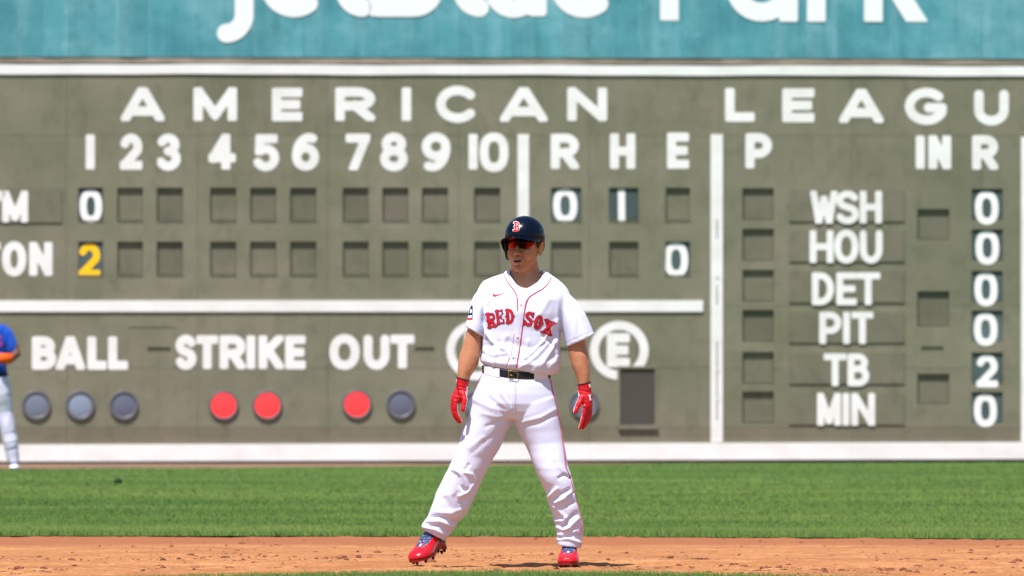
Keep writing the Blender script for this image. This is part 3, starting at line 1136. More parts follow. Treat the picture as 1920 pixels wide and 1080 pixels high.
M_mouth = mat('mouth_dark', (0.03, 0.006, 0.006), 0.6)
M_button = mat('button_pearl', (0.62, 0.63, 0.68), 0.35)
M_shoe = mat('red_patent_leather', (0.50, 0.003, 0.012), 0.34, 0.4, coat=0.12)
M_shoeblack = mat('black_heel_leather', (0.006, 0.006, 0.009), 0.4)
M_sole = mat('dark_spike_plate', (0.25, 0.006, 0.01), 0.5)
M_spike = mat('spike_dark', (0.04, 0.03, 0.025), 0.5)
M_tongue = mat('navy_patterned_tongue', (0.02, 0.03, 0.10), 0.7)
vz = N(M_tongue, 'ShaderNodeTexVoronoi'); vz.inputs['Scale'].default_value = 190
g_ = N(M_tongue, 'ShaderNodeNewGeometry'); LK(M_tongue, g_.outputs['Position'], vz.inputs['Vector'])
base(M_tongue, ramp(M_tongue, vz.outputs['Color'], [(0.50, (0.014, 0.024, 0.09)), (0.68, (0.05, 0.08, 0.18)), (0.95, (0.35, 0.4, 0.5))]))
M_lace = mat('navy_white_lace', (0.09, 0.12, 0.24), 0.7)
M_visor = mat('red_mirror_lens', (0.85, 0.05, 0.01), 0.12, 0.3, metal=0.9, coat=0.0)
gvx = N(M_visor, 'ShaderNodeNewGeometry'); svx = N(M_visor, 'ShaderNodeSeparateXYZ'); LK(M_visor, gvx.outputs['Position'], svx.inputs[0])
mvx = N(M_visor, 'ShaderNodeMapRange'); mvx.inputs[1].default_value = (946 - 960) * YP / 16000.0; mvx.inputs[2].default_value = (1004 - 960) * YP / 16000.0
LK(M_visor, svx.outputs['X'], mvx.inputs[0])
base(M_visor, ramp(M_visor, mvx.outputs[0], [(0.0, (0.40, 0.15, 0.01)), (0.06, (0.42, 0.05, 0.008)), (0.25, (0.30, 0.009, 0.005)), (0.34, (0.03, 0.002, 0.002)), (0.66, (0.02, 0.002, 0.002)), (0.78, (0.20, 0.006, 0.003)), (1.0, (0.08, 0.006, 0.003))]))  # coating tint with reflections painted in as fixed bands, dark at the centre
M_frame = mat('dark_glasses_frame', (0.02, 0.012, 0.012), 0.3)

SC = YP / F                                   # metres per picture unit at the runner


def A(px, py, dy=0.0):
    return at(px, py, YP + dy)


def bump_folds(v, nrm, folds, front=True, fk=0.85):
    """push soft folds into cloth: folds = [(points px, width px, height m)]"""
    px, py = to_px(v)
    d = np.zeros(len(v))
    ff = np.clip(-nrm[:, 1] * 1.6 + 0.25, 0, 1) if front else 1.0
    for pts, w, h in folds:
        dist = seg_dist(px, py, pts)
        # taper at the ends
        d += (h if w < 3.3 else h * 0.75) * fk * np.exp(-(dist / w) ** 2)
    return v + nrm * (d * ff)[:, None]


def cloth(parts, voxel, folds, smooth_it=5, noise=None, fk=0.85):
    me = remesh(parts, voxel, smooth_it)
    v, nn, f = mesh_arrays(me)
    v = bump_folds(v, nn, folds, True, fk)
    if noise is not None:
        v = v + nn * noise(v)[:, None]
    bpy.data.meshes.remove(me)
    return v, f


# ---- jersey
T = [(950, 507, 1022, 507, YP + .03, .060), (943, 513, 1033, 515, YP + .025, .072), (924, 519, 1046, 524, YP + .02, .086), (906, 527, 1057, 533, YP + .014, .098),
     (896, 540, 1067, 545, YP + .008, .112), (895, 558, 1070, 562, YP, .126), (899, 585, 1060, 590, YP - .002, .132), (903, 620, 1052, 621, YP, .126),
     (903, 648, 1051, 650, YP, .124), (900, 668, 1051, 676, YP, .130), (901, 678, 1051, 688, YP, .131), (909, 687, 1045, 699, YP, .126), (922, 691, 1034, 704, YP, .112)]
SL = [(900, 545, 930, 562, YP + .01, .07), (889, 552, 920, 569, YP + .006, .077), (884, 564, 914, 580, YP + .0, .08), (880, 577, 911, 592, YP - .005, .08),
      (876, 597, 908, 613, YP - .01, .078), (872.5, 612, 905.5, 631, YP - .012, .078)]
SR = [(1035, 572, 1066, 552, YP + .01, .07), (1041, 582, 1078, 560, YP + .008, .080), (1048, 594, 1089, 574, YP + .0, .086), (1052, 609, 1098, 588, YP - .005, .088),
      (1057, 631, 1107, 608, YP - .008, .088), (1061.5, 652, 1115, 627, YP - .01, .088)]
jf = [([(1044, 600), (1020, 640), (985, 672)], 3.2, .005), ([(1048, 625), (1032, 660), (1012, 690)], 3, .005), ([(905, 610), (922, 640), (945, 655)], 3, .004), ([(1056, 556), (1050, 590), (1049, 630)], 3, -.006), ([(1030, 560), (1012, 590), (1002, 610)], 5, .004), ([(1048, 575), (1040, 620), (1046, 660)], 4, .006), ([(1030, 640), (1005, 668), (975, 690)], 4, .006),
      ([(1045, 640), (1020, 672), (1000, 696)], 4, .005), ([(1046, 668), (1030, 690)], 4, .006), ([(915, 625), (930, 655), (925, 685)], 4, .005), ([(905, 640), (912, 670)], 4, .005),
      ([(905, 575), (915, 600), (912, 632)], 3.5, .007), ([(950, 630), (935, 660), (938, 684)], 4.5, .0045), ([(990, 640), (985, 665), (1000, 688)], 4, .004),
      ([(893, 560), (898, 590), (902, 620)], 3, .004), ([(886, 590), (893, 622)], 3, .003), ([(1065, 560), (1078, 600), (1075, 640)], 5, .004), ([(1085, 590), (1098, 628)], 4, .003),
      ([(910, 650), (950, 640), (1000, 655), (1040, 635)], 6, -.004), ([(905, 677), (940, 682), (990, 684), (1045, 680)], 5, .004),
      ([(925, 540), (918, 560), (908, 572)], 4, .003), ([(1022, 620), (1040, 605)], 4, .004), ([(1018, 630), (1042, 650)], 3.5, -.006), ([(900, 660), (925, 672), (950, 668)], 3.5, -.005)]


def jnoise(v):
    q = fbm(v[:, 0] * 14 + v[:, 2] * 9, v[:, 1] * 8, v[:, 2] * 9 - v[:, 0] * 6, 2)
    low = np.clip((1.32 - v[:, 2]) / 0.25, 0.25, 1)
    return 0.0018 * q * low


# keep the sleeve apart from the chest by building them as separate closed forms joined by the remesh
jv, jfc = cloth([ring_loft(T, 40, 2.35), ring_loft(SL, 24, 2.2), ring_loft(SR, 24, 2.2)], .0044, jf, 3, jnoise, 1.15)
def relax(v, f, sel, it, k=.5):
    E_ = set()
    for q in f:
        for a, b in zip(q, q[1:] + q[:1]):
            E_.add((a, b) if a < b else (b, a))
    E_ = np.array(list(E_)); deg = np.bincount(E_.ravel(), minlength=len(v))[:, None].clip(1)
    for _ in range(it):
        s_ = np.zeros_like(v); np.add.at(s_, E_[:, 0], v[E_[:, 1]]); np.add.at(s_, E_[:, 1], v[E_[:, 0]])
        v = v + (s_ / deg - v) * k * sel[:, None]
    return v


_x, _y = to_px(jv)
_s = (np.exp(-(((_x - 899) / 16) ** 2 + ((_y - 556) / 20) ** 2)) + np.exp(-(((_x - 1064) / 17) ** 2 + ((_y - 566) / 22) ** 2))).clip(0, 1)
jv = relax(jv, jfc, _s, 45, .9)
# placket: a slightly raised doubled strip down the front
jpx, jpy = to_px(jv)


def lx_at(y): return np.interp(y, [512, 523, 540, 553, 575, 640, 675, 694], [944, 948, 960, 968.5, 970, 964, 957, 949])
def rx_at(y): return np.interp(y, [512, 520, 530, 541, 550, 560, 585, 620, 665, 697], [1034, 1033, 1029, 1018, 1001, 989, 983, 978, 972, 966.5])


ins = (jpx > lx_at(jpy)) & (jpx < rx_at(jpy)) & (jv[:, 1] < YP + .03)
jv[ins, 1] -= 0.0022
# hem stitching groove on sleeves
for pts in ([(872, 606), (905, 625)], [(1059, 645), (1113, 620)]):
    dd = seg_dist(jpx, jpy, pts)
    jv[:, 1] += np.where((dd < 1.2) & (jv[:, 1] < YP), .0015, 0)


def boolean(v, f, cut_v, cut_f, op='DIFFERENCE'):
    a = bpy.data.meshes.new('t'); a.from_pydata(v.tolist(), [], f)
    b = bpy.data.meshes.new('t'); b.from_pydata(cut_v.tolist(), [], [list(q) for q in cut_f])
    oa = bpy.data.objects.new('t', a); ob = bpy.data.objects.new('t', b)
    COL.objects.link(oa); COL.objects.link(ob)
    m = oa.modifiers.new('b', 'BOOLEAN'); m.operation = op; m.object = ob; m.solver = 'EXACT'
    dg = bpy.context.evaluated_depsgraph_get()
    out = bpy.data.meshes.new_from_object(oa.evaluated_get(dg))
    bpy.data.objects.remove(oa); bpy.data.objects.remove(ob)
    r = mesh_arrays(out)
    return r[0], r[2]


neck_poly = [(955, 496), (1018, 496), (1019, 508), (1016, 519), (1008, 529), (997, 536), (985, 542.5), (979, 540.5), (968, 533), (960, 522), (955.5, 512)]
n_ = len(neck_poly)
cv = np.array([A(x, y, -.30) for x, y in neck_poly] + [A(x, y, .055) for x, y in neck_poly])
cf = [list(range(n_))[::-1], list(range(n_, 2 * n_))] + [[i, (i + 1) % n_, n_ + (i + 1) % n_, n_ + i] for i in range(n_)]
jv, jfc = boolean(jv, jfc, cv, cf)

# ---- trousers
LEG_L = [(884, 742, 963, 770, YP, .120), (884, 757, 962, 786, YP, .118), (878, 780, 958, 797, YP + 0.003, .110), (868, 805, 949, 812, YP + 0.005, .104), (859, 832, 938, 838, YP + 0.010, .098),
         (851, 855, 926, 858, YP + 0.016, .092), (842, 874, 915, 880, YP + 0.017, .090), (830, 900, 904, 903, YP + 0.025, .088), (817, 927, 893, 929, YP + 0.032, .086), (807, 955, 880, 955, YP + 0.042, .083),
         (797, 975, 863, 976, YP + 0.051, .080), (791, 984, 850, 995, YP + 0.056, .078), (792, 991, 842, 1004, YP + 0.059, .077), (795, 994, 834, 1014, YP + 0.063, .076)]
LEG_R = [(960, 770, 1042, 742, YP, .120), (961, 788, 1046, 760, YP, .118), (966, 797, 1049, 782, YP, .112), (975, 815, 1053, 806, YP, .104), (985, 836, 1057, 830, YP, .098),
         (994, 856, 1061, 850, YP - .01, .094), (1003, 878, 1066, 876, YP - .02, .092), (1014, 905, 1074, 905, YP - .02, .088), (1025, 930, 1082, 934, YP - .01, .084), (1034, 957, 1088, 960, YP + .0, .080),
         (1040, 982, 1093, 982, YP + .01, .078), (1043, 998, 1093, 1000, YP + .01, .074), (1045, 1008, 1090, 1010, YP + .01, .070), (1044, 1018, 1091, 1018, YP + .01, .072), (1045, 1023, 1090, 1028, YP + .01, .072)]
PEL = [(909, 688, 1028, 695, YP, .105), (906, 697, 1031, 704, YP, .112), (900, 708, 1034, 714, YP, .118), (893, 722, 1037, 724, YP, .124), (886, 738, 1041, 740, YP, .128),
       (885, 756, 1044, 758, YP, .126), (890, 772, 1044, 774, YP, .112), (915, 786, 1015, 786, YP, .085)]
pf = [([(905, 715), (925, 745), (955, 768)], 4, .004), ([(925, 712), (945, 745), (958, 765)], 3.5, .005), ([(890, 750), (920, 765), (950, 772)], 4, .004), ([(905, 775), (930, 782), (958, 782)], 4, .004),
      ([(912, 800), (935, 790), (952, 785)], 4, -.005), ([(1040, 768), (1015, 782), (985, 790)], 4, .006), ([(1040, 778), (1010, 795), (980, 797)], 4, -.005), ([(966, 783), (980, 792)], 2.5, .006),
      ([(885, 850), (908, 830), (922, 818)], 4, -.004), ([(880, 840), (905, 820)], 4, .004),
      # left knee and calf
      ([(846, 886), (858, 891), (862, 910), (872, 921)], 3.2, -.011), ([(853, 882), (868, 892), (876, 912)], 3.5, .007), ([(836, 890), (848, 905), (850, 925)], 5, .006), ([(870, 885), (885, 890), (893, 900)], 3.5, .009),
      ([(878, 872), (872, 882)], 3, -.006), ([(862, 930), (880, 920), (888, 908)], 3.2, .010), ([(863, 943), (872, 936), (884, 928)], 3, -.007), ([(850, 960), (868, 955), (878, 945)], 3.5, .009), ([(835, 935), (842, 950)], 5, -.006),
      ([(800, 970), (822, 968), (845, 974), (860, 983)], 3.2, -.012), ([(800, 978), (825, 977), (848, 988)], 2.8, .011), ([(808, 985), (830, 985), (842, 998)], 2.6, -.010), ([(795, 988), (815, 993), (836, 1004)], 2.8, .008), ([(812, 958), (840, 962), (862, 968)], 4, .007),
      # right knee and calf
      ([(1040, 862), (1052, 880), (1066, 893)], 4, .007), ([(1048, 896), (1058, 890), (1068, 896)], 3, -.009), ([(1026, 934), (1040, 920), (1044, 916)], 3, .009), ([(1038, 936), (1052, 925), (1066, 918)], 3, -.012),
      ([(1042, 942), (1058, 934), (1070, 924)], 3, .010), ([(1064, 932), (1074, 924)], 2.6, -.008), ([(1030, 945), (1045, 955), (1058, 968)], 3.5, .009), ([(1032, 962), (1040, 974), (1054, 972)], 3.6, -.011), ([(1062, 950), (1076, 942)], 3, -.006),
      ([(1036, 976), (1056, 976), (1062, 970)], 2.6, .010), ([(1054, 988), (1066, 974), (1078, 963)], 3, -.013), ([(1060, 994), (1074, 982), (1084, 972)], 3, .009), ([(1042, 988), (1056, 992), (1070, 990)], 3, .006),
      ([(1050, 1008), (1070, 1002), (1086, 1000)], 3, -.010), ([(1044, 1011), (1066, 1010), (1090, 1018)], 2.8, .009), ([(1046, 1002), (1060, 1004), (1078, 998)], 2.6, .006), ([(1084, 998), (1092, 1004)], 2.5, .006)]


def pnoise(v):
    low = np.clip((0.78 - v[:, 2]) / 0.4, 0.15, 1)
    q = fbm(v[:, 0] * 11 + 3, v[:, 1] * 9, v[:, 2] * 16, 2)
    return 0.004 * q * low


pv, pfc = cloth([ring_loft(PEL, 40, 2.3), ring_loft(LEG_L, 30, 2.1), ring_loft(LEG_R, 30, 2.1)], .0044, pf, 4, pnoise)
ppx, ppy = to_px(pv)
# fly flap
dd = seg_dist(ppx, ppy, [(963, 716), (962, 772)])
pv[:, 1] -= np.where((dd < 4.5) & (pv[:, 1] < YP), .0025, 0)

# ---- body: one continuous skin
YAW = rad(22)
HC = A(983.5, 458, -.005)
HR = np.array([[math.cos(YAW), -math.sin(YAW), 0], [-math.sin(YAW), -math.cos(YAW), 0], [0, 0, 1]])   # rows: local x, local y(forward), z in world


def HL(x, y, z):
    return HC + x * HR[0] + y * HR[1] + z * HR[2]


def head_parts():
    P = []
    R = [(-.141, .060, .022, .016), (-.134, .078, .004, .030), (-.122, .086, -.018, .042), (-.104, .0885, -.034, .052), (-.082, .088, -.050, .060), (-.055, .086, -.068, .0665), (-.025, .084, -.088, .071),
         (.005, .086, -.098, .0745), (.035, .094, -.102, .077), (.062, .088, -.098, .074), (.088, .066, -.080, .060), (.105, .038, -.05, .036)]
    n = 28
    V, Fc = [], []
    for z, yf, yb, hw_ in R:
        cyy = (yf + yb) / 2; hy = (yf - yb) / 2
        for i in range(n):
            t = 2 * math.pi * i / n
            c, s = math.cos(t), math.sin(t)
            e = 2.25
            V.append(HL(hw_ * math.copysign(abs(c) ** (2 / e), c), cyy + hy * math.copysign(abs(s) ** (2 / e), s), z))
    m = len(R)
    for k in range(m - 1):
        for i in range(n):
            j = (i + 1) % n
            Fc.append([k * n + i, k * n + j, (k + 1) * n + j, (k + 1) * n + i])
    Fc.append(list(range(n))[::-1]); Fc.append([(m - 1) * n + i for i in range(n)])
    P.append((np.array(V), Fc))
    M3 = HR.T
    # nose: bridge, tip, wings
    P.append(capsule([HL(0, .082, .012), HL(0, .094, -.018), HL(0, .105, -.042)], [.008, .0095, .0115]))
    P.append(ellipsoid(HL(0, .107, -.044), (.0135, .0135, .0115), M=M3))
    for s in (-1, 1):
        P.append(ellipsoid(HL(s * .0125, .094, -.048), (.0085, .012, .0085), M=M3))
        P.append(ellipsoid(HL(s * .038, .066, -.045), (.026, .022, .034), M=M3))       # cheek bones
        P.append(ellipsoid(HL(s * .030, .076, .030), (.026, .016, .012), M=M3))        # brow
    # mouth region and chin
    P.append(ellipsoid(HL(0, .080, -.080), (.032, .018, .026), M=M3))
    P.append(ellipsoid(HL(0, .076, -.122), (.024, .018, .017), M=M3))
    # ears
    for s in (-1, 1):
        P.append(ellipsoid(HL(s * .080, -.012, -.022), (.007, .020, .032), M=M3))
        rim = [HL(s * (.086 + .004 * math.sin(t)), -.012 - .019 * math.cos(t) * 1.0, -.018 + .030 * math.sin(t)) for t in np.linspace(-1.6, 2.9, 12)]
        P.append(tube(rim, .0042, 8))
        P.append(ellipsoid(HL(s * .081, -.006, -.046), (.0065, .011, .012), M=M3))
    return P


BODY = head_parts()
BODY.append(ring_loft([(964, 478, 1004, 474, YP + .02, .050), (959, 492, 1008, 489, YP + .012, .060), (957, 504, 1011, 503, YP + .014, .062), (955, 514, 1015, 513, YP + .016, .064), (950, 522, 1024, 522, YP + .018, .070), (940, 534, 1034, 535, YP + .014, .080),
                       (922, 549, 1044, 552, YP + .006, .098), (912, 565, 1050, 567, YP, .112), (912, 600, 1046, 601, YP, .112), (915, 650, 1040, 652, YP, .104), (915, 690, 1030, 695, YP, .098), (905, 735, 1030, 738, YP, .105), (910, 770, 1018, 770, YP, .10)], 32, 2.2))
ARM_L = [(905, 562, 922, 572, YP + .01, .045), (893, 575, 914, 586, YP + .0, .050), (882, 598, 906, 606, YP - .012, .050), (875, 622, 904, 630, YP - .018, .050), (868, 645, 902.5, 650, YP - .026, .050),
         (862, 663, 900.5, 668, YP - .034, .051), (859.5, 678, 896.5, 683, YP - .042, .048), (858, 692, 889.5, 696, YP - .050, .041), (857.5, 702, 883, 705, YP - .055, .034), (857.5, 712, 879, 716, YP - .058, .029), (858, 722, 876, 724, YP - .06, .026)]
ARM_R = [(1042, 578, 1060, 566, YP + .01, .045), (1050, 590, 1078, 578, YP + .0, .050), (1056, 612, 1090, 603, YP - .012, .051), (1062, 640, 1097, 632, YP - .018, .050), (1065, 656, 1100.5, 652, YP - .024, .050),
         (1068, 670, 1104, 668, YP - .030, .050), (1071.5, 685, 1105.5, 684, YP - .036, .047), (1077.5, 700, 1106, 699, YP - .042, .041), (1082, 712, 1105.5, 711, YP - .047, .034), (1084.5, 722, 1105, 721, YP - .05, .029), (1086, 732, 1104, 731, YP - .052, .026)]
BODY += [ring_loft(ARM_L, 22), ring_loft(ARM_R, 22)]


def shrink(rings, k, kd):
    out = []
    for r in rings:
        mx, my = (r[0] + r[2]) / 2, (r[1] + r[3]) / 2
        out.append((mx + (r[0] - mx) * k, my + (r[1] - my) * k, mx + (r[2] - mx) * k, my + (r[3] - my) * k, r[4], r[5] * kd))
    return out


BODY.append(ring_loft(shrink(LEG_L[:10], .78, .78) + shrink(LEG_L[10:], .55, .6), 22))
BODY.append(ring_loft(shrink(LEG_R[:10], .78, .78) + shrink(LEG_R[10:], .55, .6), 22))
bme = remesh(BODY, .0036, 3, 0.5)
bv, bn, bf = mesh_arrays(bme)
bpy.data.meshes.remove(bme)
# carve: mouth corner line, eye sockets, philtrum, ear hollow (all in head coordinates)
rel = bv - HC
hx, hy, hz = rel @ HR[0], rel @ HR[1], rel @ HR[2]
disp = np.zeros(len(bv))
for s in (-1, 1):
    disp -= .007 * np.exp(-(((hx - s * .031) / .016) ** 2 + ((hz - .004) / .013) ** 2)) * (hy > .05)
    disp -= .0045 * np.exp(-(((hy + .008) / .009) ** 2 + ((hz + .022) / .016) ** 2)) * (s * hx > .08)
    disp -= .0006 * np.exp(-(((hx - s * .028) / .006) ** 2 + ((hz + .066) / .018) ** 2)) * (hy > .05)       # smile line
disp -= .0045 * np.exp(-((hx / .019) ** 2 + ((hz + .083) / .0055) ** 2)) * (hy > .06)
disp -= .003 * np.exp(-((hx / .02) ** 2 + ((hz + .106) / .006) ** 2)) * (hy > .05)
disp -= .0015 * np.exp(-((hx / .003) ** 2 + ((hz + .062) / .008) ** 2)) * (hy > .06)
bv = bv + bn * disp[:, None]

ORIGIN = (float(A(965, 800)[0]), YP, 0.0)
PL = mk('person', bv, bf, M_skin, origin=ORIGIN, smooth=True)
tag(PL, 'base runner in white uniform with navy helmet and red gloves standing on the clay', 'person')
JE = mk('jersey', jv, jfc, M_jersey, PL, smooth=True)
PA = mk('trousers', pv, pfc, M_pants, PL, smooth=True)


def bvh(v, f): return BVHTree.FromPolygons([tuple(p) for p in v], [tuple(q) for q in f])


TJ, TP = bvh(jv, jfc), bvh(pv, pfc)
CAMP = Vector((0, 0, CAM_H))


def hit(tree, px, py, eps=.001, default=None):
    d = Vector(ray(px, py)).normalized()
    h = tree.ray_cast(CAMP, d, 60)
    if h[0] is None:
        return default
    n = h[1] if h[1].dot(d) < 0 else -h[1]
    return np.array(h[0] - d * eps)


def dense(pts, step=1.5):
    out = []
    for (a, b), (c, d) in zip(pts[:-1], pts[1:]):
        k = max(1, int(math.hypot(c - a, d - b) / step))
        out += [(a + (c - a) * i / k, b + (d - b) * i / k) for i in range(k)]
    return out + [pts[-1]]


def smooth_line(pts, it=2):
    for _ in range(it):
        q = [pts[0]]
        for a, b in zip(pts[:-1], pts[1:]):
            q += [(a[0] * .75 + b[0] * .25, a[1] * .75 + b[1] * .25), (a[0] * .25 + b[0] * .75, a[1] * .25 + b[1] * .75)]
        pts = q + [pts[-1]]
    return pts


def line_on(tree, pts, r, name, m, parent, eps=.0006, sm=True):
    P = []
    for x, y in dense(smooth_line(pts) if sm else pts, 2):
        h = hit(tree, x, y, eps)
        if h is not None and (not P or np.linalg.norm(h - P[-1]) < .05):
            P.append(h)
    if len(P) < 3: return None
    P = np.array(P)
    for _ in range(3):
        P[1:-1] = (P[:-2] + 2 * P[1:-1] + P[2:]) / 4
    v, f = tube(P, r, 6)
    return mk(name, v, f, m, parent, smooth=True)


line_on(TJ, [(944.5, 513), (948, 523), (957, 536), (967, 548), (970.5, 560), (970.5, 582)], .0027, 'piping', M_piping, JE)
line_on(TJ, [(964.5, 625), (961, 650), (958.5, 668)], .0010, 'piping', M_piping, JE)
line_on(TJ, [(956, 670), (951, 682), (949.3, 689)], .0018, 'piping', M_piping, JE)
line_on(TJ, [(1033.5, 519), (1030, 530), (1018, 542), (1000, 551), (988, 560), (983.5, 580), (979, 620), (972.5, 665), (968, 690)], .0027, 'piping', M_piping, JE)
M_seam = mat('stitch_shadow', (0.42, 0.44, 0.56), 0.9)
line_on(TJ, [(903, 527), (906, 548), (903, 575), (905, 600)], .0011, 'seam', M_seam, JE, 0)
line_on(TJ, [(1050, 530), (1054, 550), (1056, 580), (1052, 606)], .0011, 'seam', M_seam, JE, 0)
line_on(TJ, [(874, 605.5), (889, 618), (905, 625)], .0010, 'seam', M_seam, JE, 0)
line_on(TJ, [(1060.5, 645.5), (1088, 633), (1112.5, 620.5)], .0010, 'seam', M_seam, JE, 0)
line_on(TP, [(966.5, 714), (967.5, 745), (965, 768)], .0010, 'seam', M_seam, PA, 0)
line_on(TJ, [(984, 560), (979, 585), (974, 620), (967.5, 665), (963, 692)], .0009, 'seam', M_seam, JE, 0)
# inner back collar edge
for k, (x, y) in enumerate(((979, 554.5), (976.5, 571), (970.5, 631.5), (962.5, 670))):
    h = hit(TJ, x, y, .001)
    if h is not None:
        v, f = ellipsoid(h, (.0062, .0022, .0062), 14, 8)
        mk('button', v, f, M_button, JE, smooth=True)


# chest lettering: slab letters with pointed spurs
def seg(p, w): return {'p': p, 'w': w}


TW_ = .155
CH = {
    'R': [seg([(.22, .04), (.22, .96)], TW_), seg([(.22, .92), (.6, .92)] + E(.6, .72, .26, .20, 90, -90) + [(.25, .52)], .10), seg([(.5, .5), (.80, .06)], TW_ * .95), seg([(.02, .04), (.42, .04)], .055), seg([(.62, .04), (1.0, .04)], .055), seg([(.02, .96), (.3, .96)], .055), seg([(.0, .5), (.3, .5)], .04)],
    'E': [seg([(.24, .04), (.24, .96)], TW_), seg([(.05, .95), (.9, .95)], .065), seg([(.05, .05), (.92, .05)], .065), seg([(.24, .5), (.68, .5)], .065), seg([(.9, .98), (.9, .72)], .065), seg([(.92, .02), (.92, .28)], .065), seg([(.68, .62), (.68, .38)], .05)],
    'D': [seg([(.24, .05), (.24, .95)], TW_), seg([(.05, .95), (.5, .95)], .06), seg([(.05, .05), (.5, .05)], .06), seg([(.24, .93), (.45, .93)] + E(.45, .5, .36, .43, 90, -90) + [(.24, .07)], .125), seg([(.8, .5), (1.02, .5)], .04), seg([(0, .5), (.2, .5)], .04)],
    'S': [seg(E(.5, .74, .33, .20, 30, 250) + E(.5, .27, .33, .21, 80, -150), .135), seg([(.88, 1.0), (.88, .68)], .05), seg([(.08, .0), (.08, .32)], .05)],
    'O': [seg(E(.5, .5, .30, .42, 0, 360, 24), .145), seg([(.0, .5), (1.0, .5)], .0001), seg([(.88, .5), (1.04, .5)], .04), seg([(-.04, .5), (.12, .5)], .04)],
    'X': [seg([(.18, .94), (.82, .06)], TW_ * .95), seg([(.82, .94), (.18, .06)], .105), seg([(-.02, .95), (.42, .95)], .055), seg([(.58, .95), (1.02, .95)], .055), seg([(-.02, .05), (.42, .05)], .055), seg([(.58, .05), (1.02, .05)], .055)],
}


def patch_letter(strokes, cx, cy, w, h, rot, tree, mats, parent, name='letter', grow=.75, cell=.7, gface=0.0, eps=.0012):
    a = rad(rot); ca, sa = math.cos(a), math.sin(a)
    st = []
    for s in strokes:
        st.append({'p': [((x - .5) * w, -(y - .5) * h) for x, y in s['p']], 'w': s['w'] * w})

    def mp_eps(e):
        def mp(X, Y, l):
            out = []
            for x, y in zip(X, Y):
                px = cx + x * ca - y * sa; py = cy + x * sa + y * ca
                p = hit(tree, px, py, e)
                if p is None:
                    p = A(px, py, -.12)
                out.append(p)
            return np.array(out)
        return mp
    pad = 2.5
    r = None
    for lvl, (g, m, e) in enumerate(((grow, mats[0], eps), (gface, mats[1], eps + .0012))):
        if m is None: continue
        fn = lambda X, Y: sd_strokes(X, Y, st, 1) - g
        res = field_mesh(fn, -w / 2 - pad, w / 2 + pad, -h / 2 - pad, h / 2 + pad, cell, mp_eps(e))
        if res is None: continue
        o = mk(name if r is None else 'letter_face', res[0], [f[::-1] for f in res[1]], m, r or parent)
        r = r or o
    return r


for ch, cx, cy, w, h, rt in (('R', 921, 600.5, 17, 27, -10), ('E', 937, 594.5, 14.5, 26, -8), ('D', 956, 593, 16, 26, -3), ('S', 992, 598, 16.5, 25.5, 12), ('O', 1009.5, 604.5, 17, 26, 15), ('X', 1028, 614, 20, 26, 19)):
    patch_letter(CH[ch], cx, cy, w, h, rt, TJ, (M_navy, M_redletter), JE)

# red tick on the chest
sw = [(925.2, 549.5), (924.2, 553), (925.5, 556), (929, 555.8), (935, 553.2), (945.5, 549.2), (936, 551.6), (930, 552.8), (927, 552.6), (926, 551)]


def sd_poly(X, Y, poly):
    d = seg_dist(X, Y, poly + [poly[0]])
    ins = np.zeros(X.shape, bool)
    for (x0, y0), (x1, y1) in zip(poly, poly[1:] + [poly[0]]):
        c = ((y0 > Y) != (y1 > Y)) & (X < (x1 - x0) * (Y - y0) / ((y1 - y0) + 1e-12) + x0)
        ins ^= c
    return np.where(ins, -d, d)


v, f = field_mesh(lambda X, Y: sd_poly(X, Y, sw) - .35, 921, 948, 546, 559, .6, lambda X, Y, l: np.array([hit(TJ, x, y, .0012, A(x, y, -.12)) for x, y in zip(X, Y)]))
mk('logo', v, [q[::-1] for q in f], M_redletter, JE)
# sleeve patch seen nearly edge-on
pm = [M_navy, M_wtrim, M_piping]
def side_hit(x, y, e):
    p = hit(TJ, x, y, e)
    if p is None:
        loc, nr, _, _ = TJ.find_nearest(Vector(A(x, y, -.01)))
        p = np.array(loc + nr * e)
    return p


for k, (poly, mm) in enumerate((([(883.5, 572), (886.5, 574), (886, 597), (876, 599), (877.5, 588)], 0), ([(881.5, 580), (885, 580), (884.6, 586), (880.8, 587)], 1), ([(878, 592), (885, 591), (884.8, 595.5), (877.5, 596.5)], 1), ([(876, 597.3), (886, 595.8), (886, 598.4), (875.5, 600.4)], 2))):
    e = .0014 + .0012 * (k > 0)
    v, f = field_mesh(lambda X, Y: sd_poly(X, Y, poly), 872, 890, 568, 603, .8, lambda X, Y, l: np.array([side_hit(x, y, e) for x, y in zip(X, Y)]))
    mk('sleeve_patch', v, [q[::-1] for q in f], pm[mm], JE)

# trouser piping: red and navy twin line down the outer seam of the leg at right, red on the other contour
seam = [(1030.5, 706), (1034, 718), (1036.5, 735), (1041.5, 752), (1045.5, 766), (1047, 780), (1052, 800), (1055, 822), (1058, 845), (1060.5, 865), (1062, 880), (1068, 890), (1071, 903), (1077, 922), (1083, 945), (1089, 970), (1091.5, 985), (1090.5, 995), (1087, 1003)]
line_on(TP, seam, .0026, 'piping', M_piping, PA)
line_on(TP, [(x - 1.4, y) for x, y in seam[:12]], .0011, 'piping', M_navy, PA)
line_on(TP, [(1086.5, 1014), (1089, 1024)], .0014, 'piping', M_piping, PA)
line_on(TP, [(907, 702), (897, 718), (893.5, 728)], .0014, 'piping', M_piping, PA)

